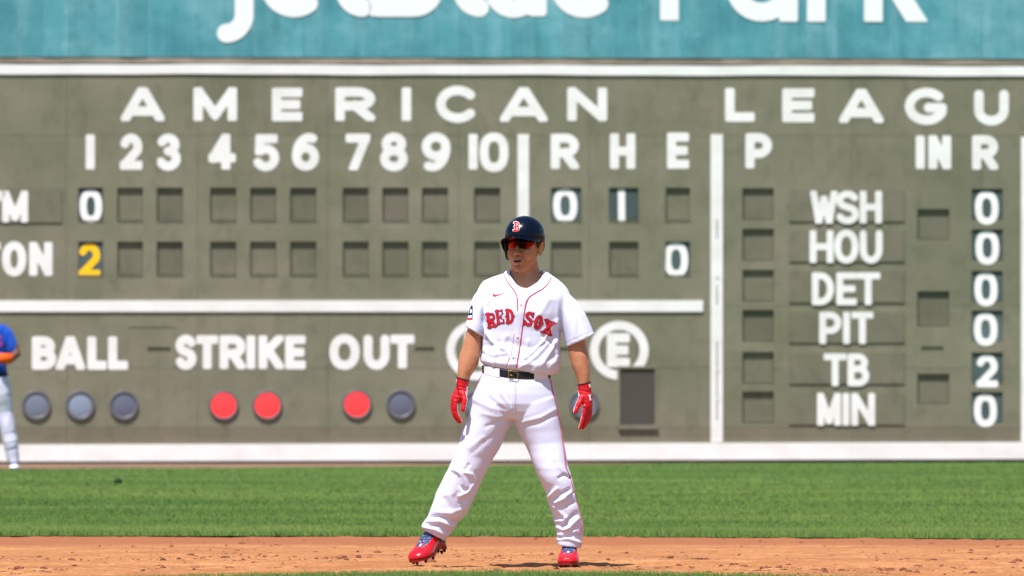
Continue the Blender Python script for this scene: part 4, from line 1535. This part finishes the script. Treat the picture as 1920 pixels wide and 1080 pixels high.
# ---- belt
def band(y_l, y_m, y_r, xl, xr, hd, h, thick, name, m, parent, dphi=(0, 360), n=72):
    V, Fc = [], []
    ts = np.linspace(rad(dphi[0]), rad(dphi[1]), n + 1)
    for t in ts:
        c, s = math.cos(t), math.sin(t)          # s>0: front
        x = (xl + xr) / 2 + (xr - xl) / 2 * math.copysign(abs(c) ** (2 / 2.3), c)
        fr = (x - xl) / (xr - xl)
        yl = y_l + (y_r - y_l) * fr
        y = yl + (y_m - (y_l + y_r) / 2) * (1 - (2 * fr - 1) ** 2) * (1 if s > 0 else -1)
        dy = -hd * math.copysign(abs(s) ** (2 / 2.3), s)
        nrm = np.array([c, -s, 0])
        for (o, k) in ((thick, -h), (thick, h), (0, h), (0, -h)):
            V.append(A(x, y + k, dy) + nrm * o)
    for i in range(n):
        for k in range(4):
            Fc.append([i * 4 + k, i * 4 + (k + 1) % 4, (i + 1) * 4 + (k + 1) % 4, (i + 1) * 4 + k])
    Fc.append([0, 1, 2, 3]); Fc.append([n * 4 + q for q in (3, 2, 1, 0)])
    return mk(name, V, Fc, m, parent, smooth=False)


BELT = band(692, 703.5, 701.5, 905.5, 1031, .114, 6.6, .005, 'belt', M_black, PA)
M_loop = cloth_mat('white_belt_loop', (0.72, 0.68, 0.74))
band(692, 703.5, 701.5, 904.5, 1032, .118, 8.2, .004, 'belt_loop', M_loop, PA, (116, 157), 16)
band(692, 703.5, 701.5, 904.5, 1032, .118, 8.2, .004, 'belt_loop', M_loop, PA, (26, 62), 16)
bk = [(954, 694.5), (971.5, 697.5), (970.5, 713), (953, 710.5)]
v, f = tube([A(x, y, -.126) for x, y in smooth_line(bk + [bk[0]], 1)], .0017, 8)
mk('buckle', v, f, M_gold, BELT, smooth=True)
v, f = tube([A(955, 703, -.128), A(962, 704, -.130)], .002, 8)
mk('buckle', v, f, M_gold, BELT, smooth=True)

# ---- helmet (own coordinates of the head)
def shell(z0, ax, by, cz, rim, thick, n=64, m=22, cy=-.005):
    V, Fc = [], []
    for layer in (0, 1):
        o = thick * layer
        for k in range(m + 1):
            for i in range(n):
                t = 2 * math.pi * i / n
                zr = rim(t)                       # height of the rim at this bearing (local z)
                # profile: elliptical cap down to z0, then a slightly tapered wall to the rim
                tot = 1.0
                q = k / m
                zq_cap = math.pi / 2
                wallh = max(0.0, z0 - zr)
                if zr >= z0:
                    endt = math.acos(min(1, (zr - z0) / cz)); th = endt * q; dz = 0; rs = math.sin(th); zz = z0 + cz * math.cos(th)
                else:
                    L = cz * 1.3; split = L / (L + wallh)
                    if q <= split:
                        th = math.pi / 2 * q / split; rs = math.sin(th); zz = z0 + cz * math.cos(th)
                    else:
                        u = (q - split) / (1 - split); rs = 1 - .03 * u; zz = z0 - wallh * u
                V.append(HL((ax - o) * rs * math.cos(t), cy + (by - o) * rs * math.sin(t), zz - (o if k < m else 0) * max(0, math.cos(q * 1.5))))
    L0 = (m + 1) * n
    for layer in (0, 1):
        for k in range(m):
            for i in range(n):
                j = (i + 1) % n
                a = [layer * L0 + k * n + i, layer * L0 + (k + 1) * n + i, layer * L0 + (k + 1) * n + j, layer * L0 + k * n + j]
                Fc.append(a if layer == 0 else a[::-1])
    for i in range(n):
        j = (i + 1) % n
        Fc.append([m * n + i, L0 + m * n + i, L0 + m * n + j, m * n + j])
    return np.array(V), Fc


def rim(t):
    # bearing 90 deg = forward, 0 = wearer's left (visible ear), 180 = ear-flap side
    d = math.degrees(t) % 360
    xs_ = [0, 25, 55, 90, 125, 150, 165, 180, 200, 225, 270, 315, 335, 360]
    zs_ = [.014, .022, .030, .036, .030, .012, -.03, -.03, -.03, -.03, -.045, -.030, .000, .014]
    return float(np.interp(d, xs_, zs_))


hv, hf = shell(.040, .0975, .120, .100, rim, .006)
HE = mk('helmet', hv, hf, M_helmet, PL, smooth=True)
# bill
V, Fc = [], []
nb, mb = 40, 8
for layer in (0, 1):
    for k in range(mb + 1):
        for i in range(nb + 1):
            t = rad(90 + (i / nb - .5) * 150)
            u = k / mb
            w = max(0.0, math.sin((t - rad(15)) / rad(150) * math.pi)) ** .62
            ext = .066 * w * u
            sx_, sy_ = math.cos(t), math.sin(t)
            x = (.0965) * sx_; y = -.005 + .119 * sy_
            side = abs(sx_)
            z = rim(t) + .003 + .002 - u * (.006 + .010 * side * w) - .005 * layer * (1 if k < mb else .3) - .006 * side ** 2 * u
            V.append(HL(x + ext * sx_ * .25, y + ext * (.75 + .25 * sy_), z))
L0 = (mb + 1) * (nb + 1)
for layer in (0, 1):
    for k in range(mb):
        for i in range(nb):
            a = [layer * L0 + k * (nb + 1) + i, layer * L0 + k * (nb + 1) + i + 1, layer * L0 + (k + 1) * (nb + 1) + i + 1, layer * L0 + (k + 1) * (nb + 1) + i]
            Fc.append(a[::-1] if layer == 0 else a)
for i in range(nb):
    a, b = mb * (nb + 1) + i, mb * (nb + 1) + i + 1
    Fc.append([a, b, b + L0, a + L0])
mk('bill', V, Fc, M_helmet, HE, smooth=True)
# ear flap on the far side
V, Fc = [], []
na, ma_ = 12, 12
for layer in (0, 1):
    for k in range(ma_ + 1):
        u = k / ma_
        z = .030 - .108 * u
        y0 = np.interp(u, [0, .35, .75, .95, 1], [-.055, -.045, -.030, -.015, .0]); y1 = np.interp(u, [0, .35, .75, .95, 1], [.058, .052, .047, .038, .025])
        for i in range(na + 1):
            y = y0 + (y1 - y0) * i / na
            bow = -.098 * math.sqrt(max(0, 1 - (y / .125) ** 2)) + .010 * u ** 2
            V.append(HL(bow + .010 * layer, y, z))
L0 = (na + 1) * (ma_ + 1)
for layer in (0, 1):
    for k in range(ma_):
        for i in range(na):
            a = [layer * L0 + k * (na + 1) + i, layer * L0 + k * (na + 1) + i + 1, layer * L0 + (k + 1) * (na + 1) + i + 1, layer * L0 + (k + 1) * (na + 1) + i]
            Fc.append(a if layer == 0 else a[::-1])
loop = [i for i in range(na + 1)] + [k * (na + 1) + na for k in range(1, ma_ + 1)] + [ma_ * (na + 1) + i for i in range(na - 1, -1, -1)] + [k * (na + 1) for k in range(ma_ - 1, 0, -1)]
for a, b in zip(loop, loop[1:] + loop[:1]):
    Fc.append([a, b, b + L0, a + L0])
mk('ear_flap', V, Fc, M_shoeblack, HE, smooth=False)
# vent holes toward the visible side
TH = bvh(hv, hf)
for (x, y, r1, r2) in ((1013.5, 434, .006, .010), (1011, 442, .004, .004)):
    h = hit(TH, x, y, .0)
    if h is not None:
        v, f = ellipsoid(h, (r1, .004, r2), 12, 8)
        mk('vent_hole', v, f, M_shoeblack, HE, smooth=True)
BG = [seg([(.34, .03), (.34, .97)], .13), seg([(.1, .97), (.55, .97)] + E(.55, .76, .26, .21, 90, -90) + [(.34, .53)], .095), seg([(.34, .53), (.58, .53)] + E(.58, .28, .30, .25, 90, -90) + [(.08, .03)], .105),
      seg([(.02, .90), (.3, .97)], .06), seg([(.0, .10), (.3, .03)], .06), seg([(.12, .5), (.36, .53)], .05)]
patch_letter(BG, 968.3, 424.8, 11.0, 16.5, 4, TH, (M_wtrim, M_redletter), HE, grow=.85, cell=.5, gface=.28)

# ---- glasses
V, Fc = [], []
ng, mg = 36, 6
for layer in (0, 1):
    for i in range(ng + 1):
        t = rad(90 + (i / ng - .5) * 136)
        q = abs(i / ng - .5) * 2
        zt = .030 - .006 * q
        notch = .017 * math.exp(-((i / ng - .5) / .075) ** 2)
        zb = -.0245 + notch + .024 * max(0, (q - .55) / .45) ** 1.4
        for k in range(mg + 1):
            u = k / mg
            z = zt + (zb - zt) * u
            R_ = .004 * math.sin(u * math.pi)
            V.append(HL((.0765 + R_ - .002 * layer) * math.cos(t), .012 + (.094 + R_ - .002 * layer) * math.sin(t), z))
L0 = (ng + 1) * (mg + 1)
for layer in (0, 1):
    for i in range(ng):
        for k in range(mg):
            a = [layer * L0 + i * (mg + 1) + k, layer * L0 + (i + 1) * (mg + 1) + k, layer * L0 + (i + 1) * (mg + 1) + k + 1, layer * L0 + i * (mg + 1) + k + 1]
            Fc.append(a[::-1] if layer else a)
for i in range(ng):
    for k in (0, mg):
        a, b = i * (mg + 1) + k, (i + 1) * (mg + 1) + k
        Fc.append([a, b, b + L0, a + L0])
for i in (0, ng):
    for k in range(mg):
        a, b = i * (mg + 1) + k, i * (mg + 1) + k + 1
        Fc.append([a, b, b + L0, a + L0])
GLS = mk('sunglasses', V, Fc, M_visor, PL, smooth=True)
top = [HL(.078 * math.cos(t), .012 + .096 * math.sin(t), .030 - .006 * abs(math.degrees(t) - 90) / 68) for t in np.linspace(rad(22), rad(158), 24)]
mk('frame', *tube(top, .0022, 8), M_frame, GLS, smooth=True)
for s in (-1, 1):
    a = HL(s * .072, .046, .020)
    mk('temple', *tube([a, HL(s * .0795, .02, .018), HL(s * .082, -.01, .012)], .0026, 8), M_frame if s < 0 else mat('pale_temple', (.35, .3, .3), .3), GLS, smooth=True)

# ---- hair, lips, mouth
V, Fc = [], []
n = 30
rows_ = [(-.052, -.060, .026), (-.040, -.083, .060), (-.015, -.100, .0755), (.010, -.106, .080), (.035, -.107, .081)]
for z, yb, hw_ in rows_:
    for i in range(n + 1):
        t = math.pi + math.pi * i / n
        yf = np.interp(z, [-.052, -.03, .0, .035], [-.05, -.036, .028, .034])
        cyy = yf; hyy = yf - yb
        V.append(HL(hw_ * math.cos(t), cyy + hyy * math.sin(t), z))
for k in range(len(rows_) - 1):
    for i in range(n):
        Fc.append([k * (n + 1) + i, k * (n + 1) + i + 1, (k + 1) * (n + 1) + i + 1, (k + 1) * (n + 1) + i])
mk('hair', V, Fc, M_hair, PL, smooth=True)
v, f = ellipsoid(HL(.079, .018, .0), (.004, .010, .022), M=HR.T)
mk('sideburn', v, f, M_hair, PL, smooth=True)
v, f = ellipsoid(HL(0, .0925, -.084), (.0195, .008, .0085), M=HR.T)
mk('mouth', v, f, M_mouth, PL, smooth=True)
up = [HL(x, .0985 - 22 * x * x, -.0755 - .0012 * math.cos(x * 500) * (abs(x) < .006) - 9 * x * x) for x in np.linspace(-.021, .021, 13)]
lo = [HL(x, .0985 - 22 * x * x, -.0965 + 20 * x * x) for x in np.linspace(-.020, .020, 13)]
rr_ = [.0018 + .0030 * math.cos(q * math.pi / 2) for q in np.linspace(-1, 1, 13)]
mk('lip', *tube(up, rr_, 10), M_lip, PL, smooth=True)
mk('lip', *tube(lo, [r * 1.5 for r in rr_], 10), M_lip, PL, smooth=True)

# ---- gloves
def glove(side):
    if side == 'L':
        palm = [(856, 726, 876.5, 729, YP - .058, .027), (850, 735, 877, 737, YP - .055, .036), (846, 744, 875, 745, YP - .05, .043), (844.5, 752, 868, 755, YP - .046, .043), (845, 757, 860, 759, YP - .044, .040)]
        cuff = [(856.5, 707.5, 880, 714, YP - .057, .034), (856, 714, 879, 719, YP - .058, .032), (855.5, 722, 877, 725, YP - .058, .030), (855, 729, 876.5, 731, YP - .058, .030)]
        fing = [([(854, 753), (853.5, 767), (858, 781), (864, 790)], -.084), ([(851, 752), (849.5, 768), (854, 783), (861.5, 791.5)], -.060), ([(849.5, 752), (848.5, 766), (852, 780), (858.5, 789)], -.037), ([(849, 751), (848, 761), (850.5, 773), (855, 781)], -.015)]
        th = [(868, 738, -.085), (871.5, 750, -.10), (870, 760, -.105), (868.5, 768.5, -.108)]
        pn = 1
    else:
        palm = [(1083.5, 735, 1108, 734, YP - .052, .028), (1084, 743, 1110.5, 741, YP - .05, .037), (1087, 752, 1111.5, 751, YP - .046, .043), (1091, 761, 1111.5, 760, YP - .044, .042), (1093, 767, 1110, 766, YP - .042, .040)]
        cuff = [(1083, 722, 1107.5, 716.5, YP - .05, .034), (1084, 728, 1108.5, 723, YP - .051, .032), (1084, 734, 1109, 730, YP - .052, .030), (1084, 738.5, 1108.5, 736, YP - .052, .030)]
        fing = [([(1096, 762), (1095, 776), (1091.5, 790), (1087.5, 802)], -.080), ([(1100, 762), (1099.5, 778), (1096.5, 792), (1092.5, 802.5)], -.056), ([(1104, 762), (1104, 777), (1101, 790), (1096.5, 799)], -.033), ([(1106.5, 761), (1107, 773), (1105, 784), (1101, 791)], -.011)]
        th = [(1090.5, 746, -.075), (1085.5, 757, -.09), (1081, 766, -.096), (1079, 772.5, -.10)]
        pn = -1
    P = [ring_loft(palm, 22, 2.3), ring_loft(cuff, 22, 2.1)]
    rf = [(.0120, .0112, .0100, .0085), (.0122, .0115, .0102, .0086), (.0118, .0110, .0098, .0083), (.0108, .0100, .0090, .0078)]
    for (pts, dy), r in zip(fing, rf):
        q = [A(x, y, dy) for x, y in pts]
        P.append(capsule(q, r, 14))
    P.append(capsule([A(*t) for t in th], [.0165, .0145, .0135, .0115], 14))
    me = remesh(P, .0026, 3, .45)
    v, nn, f = mesh_arrays(me)
    bpy.data.meshes.remove(me)
    px, py = to_px(v)
    # leather creases across the cuff, the wrist and the knuckles
    cr = 0
    c0 = (727 if side == 'L' else 736)
    for yy, amp in ((c0 - 6, .0018), (c0 + 1, .0022), (c0 + 14, -.0016), (c0 + 30, -.0018), (c0 + 38, .0012), (c0 + 46, -.0016)):
        cr = cr + amp * np.exp(-((py - yy - .25 * (px - px.mean())) / 1.6) ** 2)
    v = v + nn * (cr * (nn[:, 1] < .3))[:, None]
    mid = []
    for q in f:
        a = nn[list(q)].mean(0)
        mid.append(1 if (a[0] * pn > .80 and a[1] < .75 and py[q[0]] > c0 - 2) else 0)
    G = mk('glove', v, f, [M_glove, M_wtrim], PL, smooth=True, midx=mid)
    # black cuff binding and strap
    c = cuff[0]
    ring_ = []
    L = at(c[0], c[1], c[4]); R = at(c[2], c[3], c[4])
    for i in range(26):
        t = 2 * math.pi * i / 26
        ring_.append((L + R) / 2 + (R - L) / 2 * math.cos(t) * 1.0 + np.array([0, -c[5] * math.sin(t), 0]))
    mk('cuff_binding', *tube(ring_, .0026, 8, closed=True), M_black, G, smooth=True)
    xs_ = (855.5, 860) if side == 'L' else (1103.5, 1109.5)
    TG = bvh(v, f)
    poly = [(855.2, 709.5), (859.5, 710.5), (858.5, 722), (855, 722.5)] if side == 'L' else [(1100.5, 719), (1108, 717.5), (1109.2, 733.5), (1103.5, 728)]
    q = [hit(TG, x, y, .0015) for x, y in poly]
    q = [a for a in q if a is not None]
    if len(q) > 2: mk('strap', q + [a + np.array([0, .004, 0]) for a in q], [list(range(len(q)))[::-1], list(range(len(q), 2 * len(q)))] + [[i, (i + 1) % len(q), len(q) + (i + 1) % len(q), len(q) + i] for i in range(len(q))], M_black, G)
    if side == 'R':
        patch_letter([seg([(.1, .9), (.9, .9)], .16), seg([(.5, .9), (.5, .1)], .2), seg([(.2, .1), (.8, .1)], .14)], 1106.5, 745.5, 6, 11, -8, TG, (M_navy, M_wtrim), G, name='emblem', grow=.5, cell=.7)
        patch_letter([seg([(.1, .9), (.9, .3)], .2), seg([(.5, .9), (.5, .1)], .2)], 1105.8, 723.5, 4.5, 6, 10, TG, (None, M_wtrim), G, name='emblem', grow=.3, cell=.6, eps=.004)
    else:
        patch_letter([seg([(.5, .9), (.5, .1)], .5)], 856.0, 716, 1.6, 9, 0, TG, (None, M_wtrim), G, name='emblem', grow=.2, cell=.5, eps=.004)


glove('L'); glove('R')


# ---- cleated shoes
def shoe(heel, yaw, pitch, roll, scale=1.0):
    """heel = world point under the ankle; yaw: toe swings to the viewer's left"""
    cy_, sy_ = math.cos(yaw), math.sin(yaw)
    cp, sp = math.cos(pitch), math.sin(pitch)
    f_ = np.array([-sy_ * cp, -cy_ * cp, sp]); r_ = np.array([cy_, -sy_, 0.0]); u_ = np.cross(r_, f_) * 1.0
    if u_[2] < 0: u_ = -u_
    cr_, sr_ = math.cos(roll), math.sin(roll)
    r2 = r_ * cr_ + u_ * sr_; u2 = -r_ * sr_ + u_ * cr_
    def W_(x, y, z): return np.asarray(heel) + scale * (x * r2 + y * f_ + z * u2)
    R = [(-.090, .018, .050, .020), (-.084, .028, .070, .014), (-.066, .035, .088, .012), (-.035, .0375, .100, .020), (-.005, .038, .106, .032), (.025, .0395, .101, .030), (.055, .043, .088, .018),
         (.085, .0475, .073, .012), (.115, .050, .061, .012), (.145, .049, .054, .013), (.170, .044, .049, .014), (.188, .034, .042, .016), (.199, .020, .034, .019)]
    n = 28; V, Fc = [], []
    for y, hw_, zt, zb in R:
        for i in range(n):
            t = 2 * math.pi * i / n
            c, s = math.cos(t), math.sin(t)
            e = 2.3 if s > 0 else 3.5
            zc = zb + (zt - zb) * .36
            hz = (zt - zc) if s > 0 else (zc - zb)
            V.append(W_(hw_ * math.copysign(abs(c) ** (2 / e), c), y, zc + hz * math.copysign(abs(s) ** (2 / e), s)))
    m = len(R)
    for k in range(m - 1):
        for i in range(n):
            j = (i + 1) % n
            Fc.append([k * n + i, k * n + j, (k + 1) * n + j, (k + 1) * n + i])
    Fc.append(list(range(n))[::-1]); Fc.append([(m - 1) * n + i for i in range(n)])
    ank = capsule([W_(0, -.03, .075), W_(0, -.035, .125)], [.037, .036], 18)
    me = remesh([(np.array(V), Fc), ank], .003, 3, .4)
    v, nn, f = mesh_arrays(me); bpy.data.meshes.remove(me)
    rel = (v - heel) / scale
    lx, ly, lz = rel @ r2, rel @ f_, rel @ u2
    # seams: toe-cap stitching and rand
    d = -.0015 * np.exp(-((ly - .118 - .25 * np.abs(lx)) / .003) ** 2) * (lz > .03)
    d += .0022 * np.exp(-((lz - .020) / .006) ** 2)
    v = v + nn * d[:, None]
    mid = []
    for q in f:
        q = list(q); x, y, z = lx[q].mean(), ly[q].mean(), lz[q].mean()
        tong = (-.03 < y < .135) and abs(x) < np.interp(y, [-.03, .03, .09, .135], [.042, .034, .029, .016]) and z > .042
        bulge = abs(x) < .010 and y > .098
        if z > .108 or (tong and not bulge): mid.append(1)
        elif y < -.030 and z > .034: mid.append(2)
        else: mid.append(0)
    SH = mk('shoe', v, f, [M_shoe, M_tongue, M_shoeblack], PL, smooth=True, midx=mid)
    # sole plate
    V, Fc = [], []
    SO = [(-.092, .014), (-.086, .027), (-.066, .034), (-.03, .033), (.02, .032), (.06, .039), (.10, .047), (.145, .047), (.172, .041), (.190, .030), (.199, .016)]
    for y, hw_ in SO:
        for (sx_, z) in ((-1, .004), (1, .004), (1.02, .016), (-1.02, .016)):
            V.append(W_(hw_ * sx_, y, z + (.020 if -.045 < y < .04 else 0)))
    for k in range(len(SO) - 1):
        for i in range(4):
            j = (i + 1) % 4
            Fc.append([k * 4 + i, (k + 1) * 4 + i, (k + 1) * 4 + j, k * 4 + j])
    Fc.append([0, 1, 2, 3]); Fc.append([(len(SO) - 1) * 4 + i for i in (3, 2, 1, 0)])
    mk('sole', V, Fc, M_sole, SH)
    for (x, y) in ((-.030, .155), (.030, .155), (0, .182), (-.036, .090), (.036, .090), (-.022, -.035), (.022, -.035), (-.016, -.078), (.016, -.078)):
        w = .009
        V = [W_(x - w, y - .003, .005), W_(x + w, y - .003, .005), W_(x + w, y + .003, .005), W_(x - w, y + .003, .005), W_(x - w * .45, y - .0015, -.011), W_(x + w * .45, y - .0015, -.011), W_(x + w * .45, y + .0015, -.011), W_(x - w * .45, y + .0015, -.011)]
        mk('spike', V, [(0, 1, 2, 3), (7, 6, 5, 4), (0, 4, 5, 1), (1, 5, 6, 2), (2, 6, 7, 3), (3, 7, 4, 0)], M_spike, SH)
    # laces follow the instep
    TS = bvh(v, f)
    for k in range(6):
        y0 = .118 - k * .022
        P = []
        s = 1 if k % 2 else -1
        for q in np.linspace(-1, 1, 9):
            p0 = W_(q * .024 * s, y0 - .009 * (q + 1) / 2 * 1.0, .2)
            h = TS.ray_cast(Vector(p0), Vector(-u2), .3)
            if h[0]: P.append(np.array(h[0]) + u2 * .0015)
        if len(P) > 3: mk('lace', *tube(P, .0021, 6), M_lace, SH, smooth=True)
    # small bright tab on the toe edge of the tongue
    p0 = W_(0, .088, .2); h = TS.ray_cast(Vector(p0), Vector(-u2), .3)
    if h[0]:
        V = [np.array(TS.ray_cast(Vector(W_(a, b, .2)), Vector(-u2), .3)[0]) + u2 * .0016 for a, b in ((-.0045, .104), (.0045, .104), (.0045, .124), (-.0045, .124))]
        mk('tab', V, [(0, 1, 2, 3)], M_wtrim, SH)
    return SH


hl = A(812, 1040.5, .07)
shoe(np.array([hl[0] + .004, YP + .07, hl[2] + .006]), rad(24), rad(-11), rad(7), 1.12)
hr = A(1067.5, 1058, .02)
shoe(np.array([hr[0], YP + .02, 0.001]), rad(3), rad(0), rad(0), 1.05)

# ------------------------------------------------------------------ outfielder at the left edge
YO = 92.7
M_blue = cloth_mat('royal_blue_knit', (0.008, 0.06, 0.38), scale=60)
M_grey = cloth_mat('light_grey_knit', (0.66, 0.62, 0.80), scale=60)
M_dskin = mat('dark_skin', (0.12, 0.055, 0.035), 0.5, 0.4)
M_orange = mat('orange_wristband', (0.95, 0.10, 0.005), 0.8)
O = lambda L: [(a, b, c, d, YO + e, h) for (a, b, c, d, e, h) in L]
oT = O([(-40, 600, -14, 600, 0, .07), (-56, 607, 0, 607, 0, .10), (-66, 618, 14, 618, 0, .13), (-66, 640, 16, 640, 0, .15), (-62, 665, 13, 665, 0, .145), (-58, 690, 12, 690, 0, .14), (-58, 704, 13, 703, 0, .14), (-57, 712, 13, 710, 0, .13)])
oSR = O([(-6, 618, 8, 607, 0, .08), (4, 636, 24, 621, -.02, .085), (10, 652, 32, 640, -.04, .085), (14, 664, 37, 655, -.05, .08)])
oSL = O([(-60, 607, -46, 618, 0, .08), (-76, 621, -56, 636, -.02, .085), (-84, 640, -62, 652, -.04, .085), (-89, 655, -66, 664, -.05, .08)])
oLR = O([(-22, 712, 16, 706, -.02, .15), (-18, 740, 22, 736, -.02, .14), (-10, 775, 25, 772, 0, .11), (-1, 805, 29, 803, -.01, .10), (7, 835, 34, 833, -.01, .09), (12, 858, 36, 858, 0, .08), (15, 868, 36, 868, 0, .075)])
oLL = O([(-61, 706, -23, 712, 0, .12), (-67, 736, -27, 740, 0, .12), (-70, 772, -35, 775, 0, .11), (-74, 803, -44, 805, -.01, .10), (-79, 833, -52, 835, -.01, .09), (-81, 858, -57, 858, 0, .08), (-81, 868, -60, 868, 0, .075)])
oB = [ring_loft(O([(-34, 585, -14, 585, 0, .06), (-36, 603, -10, 603, 0, .07), (-54, 612, 4, 612, 0, .09), (-55, 650, 6, 650, 0, .11), (-50, 700, 4, 700, 0, .11)]), 20),
      ring_loft(shrink(oLR, .7, .7), 16), ring_loft(shrink(oLL, .7, .7), 16),
      capsule([at(26, 648, YO - .05), at(30, 664, YO - .08), at(20, 672, YO - .15), at(2, 672, YO - .19), at(-10, 670, YO - .20)], [.055, .055, .048, .040, .035]),
      capsule([at(-78, 648, YO - .05), at(-82, 664, YO - .08), at(-70, 672, YO - .15), at(-52, 670, YO - .19), at(-40, 668, YO - .20)], [.055, .055, .048, .040, .035]),
      ellipsoid(at(-16, 669, YO - .20), (.05, .035, .045)), ellipsoid(at(-34, 667, YO - .20), (.05, .035, .045)),
      ellipsoid(at(-24, 568, YO - .02), (.078, .10, .125)), ellipsoid(at(-24, 572, YO - .12), (.014, .02, .022))]
for cx0, sg in ((-16, 1), (-34, -1)):
    for k in range(4):
        a = at(cx0 + sg * -1, 664 + k * 3.6, YO - .22)
        oB.append(capsule([a, a + np.array([-.045 * sg, -.02, -.01]), a + np.array([-.07 * sg, .0, -.02])], [.012, .011, .009], 8))
bme = remesh(oB, .010, 2)
v, nn, f = mesh_arrays(bme); bpy.data.meshes.remove(bme)
oo = at(-24, 878, YO); oo[2] = 0
OF = mk('person', v, f, M_dskin, origin=oo, smooth=True)
tag(OF, 'outfielder in royal blue shirt and light grey trousers standing at the left edge', 'person')
ofold = [([(8, 740), (20, 770), (14, 800)], 4, .007), ([(10, 815), (28, 812)], 3, -.006), ([(12, 828), (32, 824)], 3, .006), ([(16, 845), (34, 840)], 3, -.006), ([(0, 722), (14, 735)], 4, .006)]
v, f = cloth([ring_loft(oT, 30, 2.3), ring_loft(oSR, 18), ring_loft(oSL, 18)], .010, [([(14, 622), (6, 650), (10, 680)], 3, .012), ([(-4, 690), (8, 670)], 3, -.006)], 2, lambda v: .006 * fbm(v[:, 0] * 7, v[:, 1] * 5, v[:, 2] * 6, 2))
oj = mk('jersey', v, f, M_blue, OF, smooth=True)
TO = bvh(v, f)
v, f = cloth([ring_loft(oLR, 24), ring_loft(oLL, 24), ring_loft(O([(-58, 702, 13, 702, 0, .135), (-61, 720, 18, 720, 0, .135), (-62, 738, 20, 738, 0, .125), (-40, 750, -4, 750, 0, .10)]), 30, 2.3)], .010, ofold, 2, lambda v: .004 * fbm(v[:, 0] * 7, v[:, 1] * 6, v[:, 2] * 8, 2))
mk('trousers', v, f, M_grey, OF, smooth=True)
for pts in (([(37.5, 655), (26, 661), (14, 664.5)]),):
    mk('cuff_trim', *tube([at(x, y, YO - .05 - .075 * math.sin(math.pi * k / 2)) for k, (x, y) in enumerate(pts)], .011, 8), M_piping, oj)
mk('wristband', *tube([at(21, 672.5, YO - .15), at(2, 672.5, YO - .195), at(-4, 672, YO - .20)], .056, 16), M_orange, OF, smooth=True)
for xs_ in ((-50, [(-3, 3), (3, 3)]),):
    pass
v, f = ring_loft(O([(-60, 698, 14.5, 698, 0, .148), (-60.5, 706, 15.5, 706, 0, .150)]), 30, 2.3)
mk('belt', v, f, M_navy, OF)
# pink script across the chest
scr = [seg([(.02, .1), (.1, .95), (.2, .3), (.3, 1.0), (.38, .3)], .03), seg(E(.48, .42, .07, .16, 0, 300), .028), seg([(.6, .9), (.6, .35), (.66, .3)], .028), seg([(.54, .72), (.68, .76)], .024), seg(E(.80, .60, .08, .12, 30, 250) + E(.80, .36, .08, .12, 80, -150), .032)]
M_pink = mat('pink_script', (0.60, 0.05, 0.25), 0.8)


def script():
    w, h = 66, 36
    st = [{'p': [(-24 + (x - .5) * w, 645 - (y - .5) * h - (x - .5) * 16) for x, y in s['p']], 'w': s['w'] * w} for s in scr]
    fn = lambda X, Y: sd_strokes(X, Y, st, 1)
    v, f = field_mesh(fn, -60, 14, 615, 675, 1.4, lambda X, Y, l: np.array([hit_far(x, y) for x, y in zip(X, Y)]))
    mk('lettering', v, [q[::-1] for q in f], M_pink, oj)


def hit_far(x, y):
    d = Vector(ray(x, y)).normalized()
    h = TO.ray_cast(CAMP, d, 120)
    return np.array(h[0] - d * .01) if h[0] else at(x, y, YO - .16)


script()
for cxo in (27, -72):
    mk('sock', *ring_loft(O([(cxo - 9, 863, cxo + 8, 863, 0, .058), (cxo - 8, 874, cxo + 8, 874, 0, .055)]), 16), M_blue, OF, smooth=True)
    P = [ellipsoid(at(cxo, 876.5, YO - .05) , (.058, .14, .035), 16, 10), ellipsoid(at(cxo, 872, YO + .03), (.05, .07, .05), 14, 8)]
    me = remesh(P, .010, 2); v, nn, f = mesh_arrays(me); bpy.data.meshes.remove(me)
    v[:, 2] -= max(0, v[:, 2].min()) - 0.0; v[:, 2] = np.maximum(v[:, 2], 0.004)
    mk('shoe', v, f, M_wtrim, OF, smooth=True)
# cap
v, f = ellipsoid(at(-24, 560, YO), (.088, .11, .095), 24, 14)
v[:, 2] = np.maximum(v[:, 2], at(-24, 562, YO)[2])
cp_ = mk('cap', v, f, M_blue, OF, smooth=True)
v, f = ellipsoid(at(-24, 562, YO - .13), (.075, .075, .010), 20, 8)
mk('bill', v, f, M_blue, cp_, smooth=True)
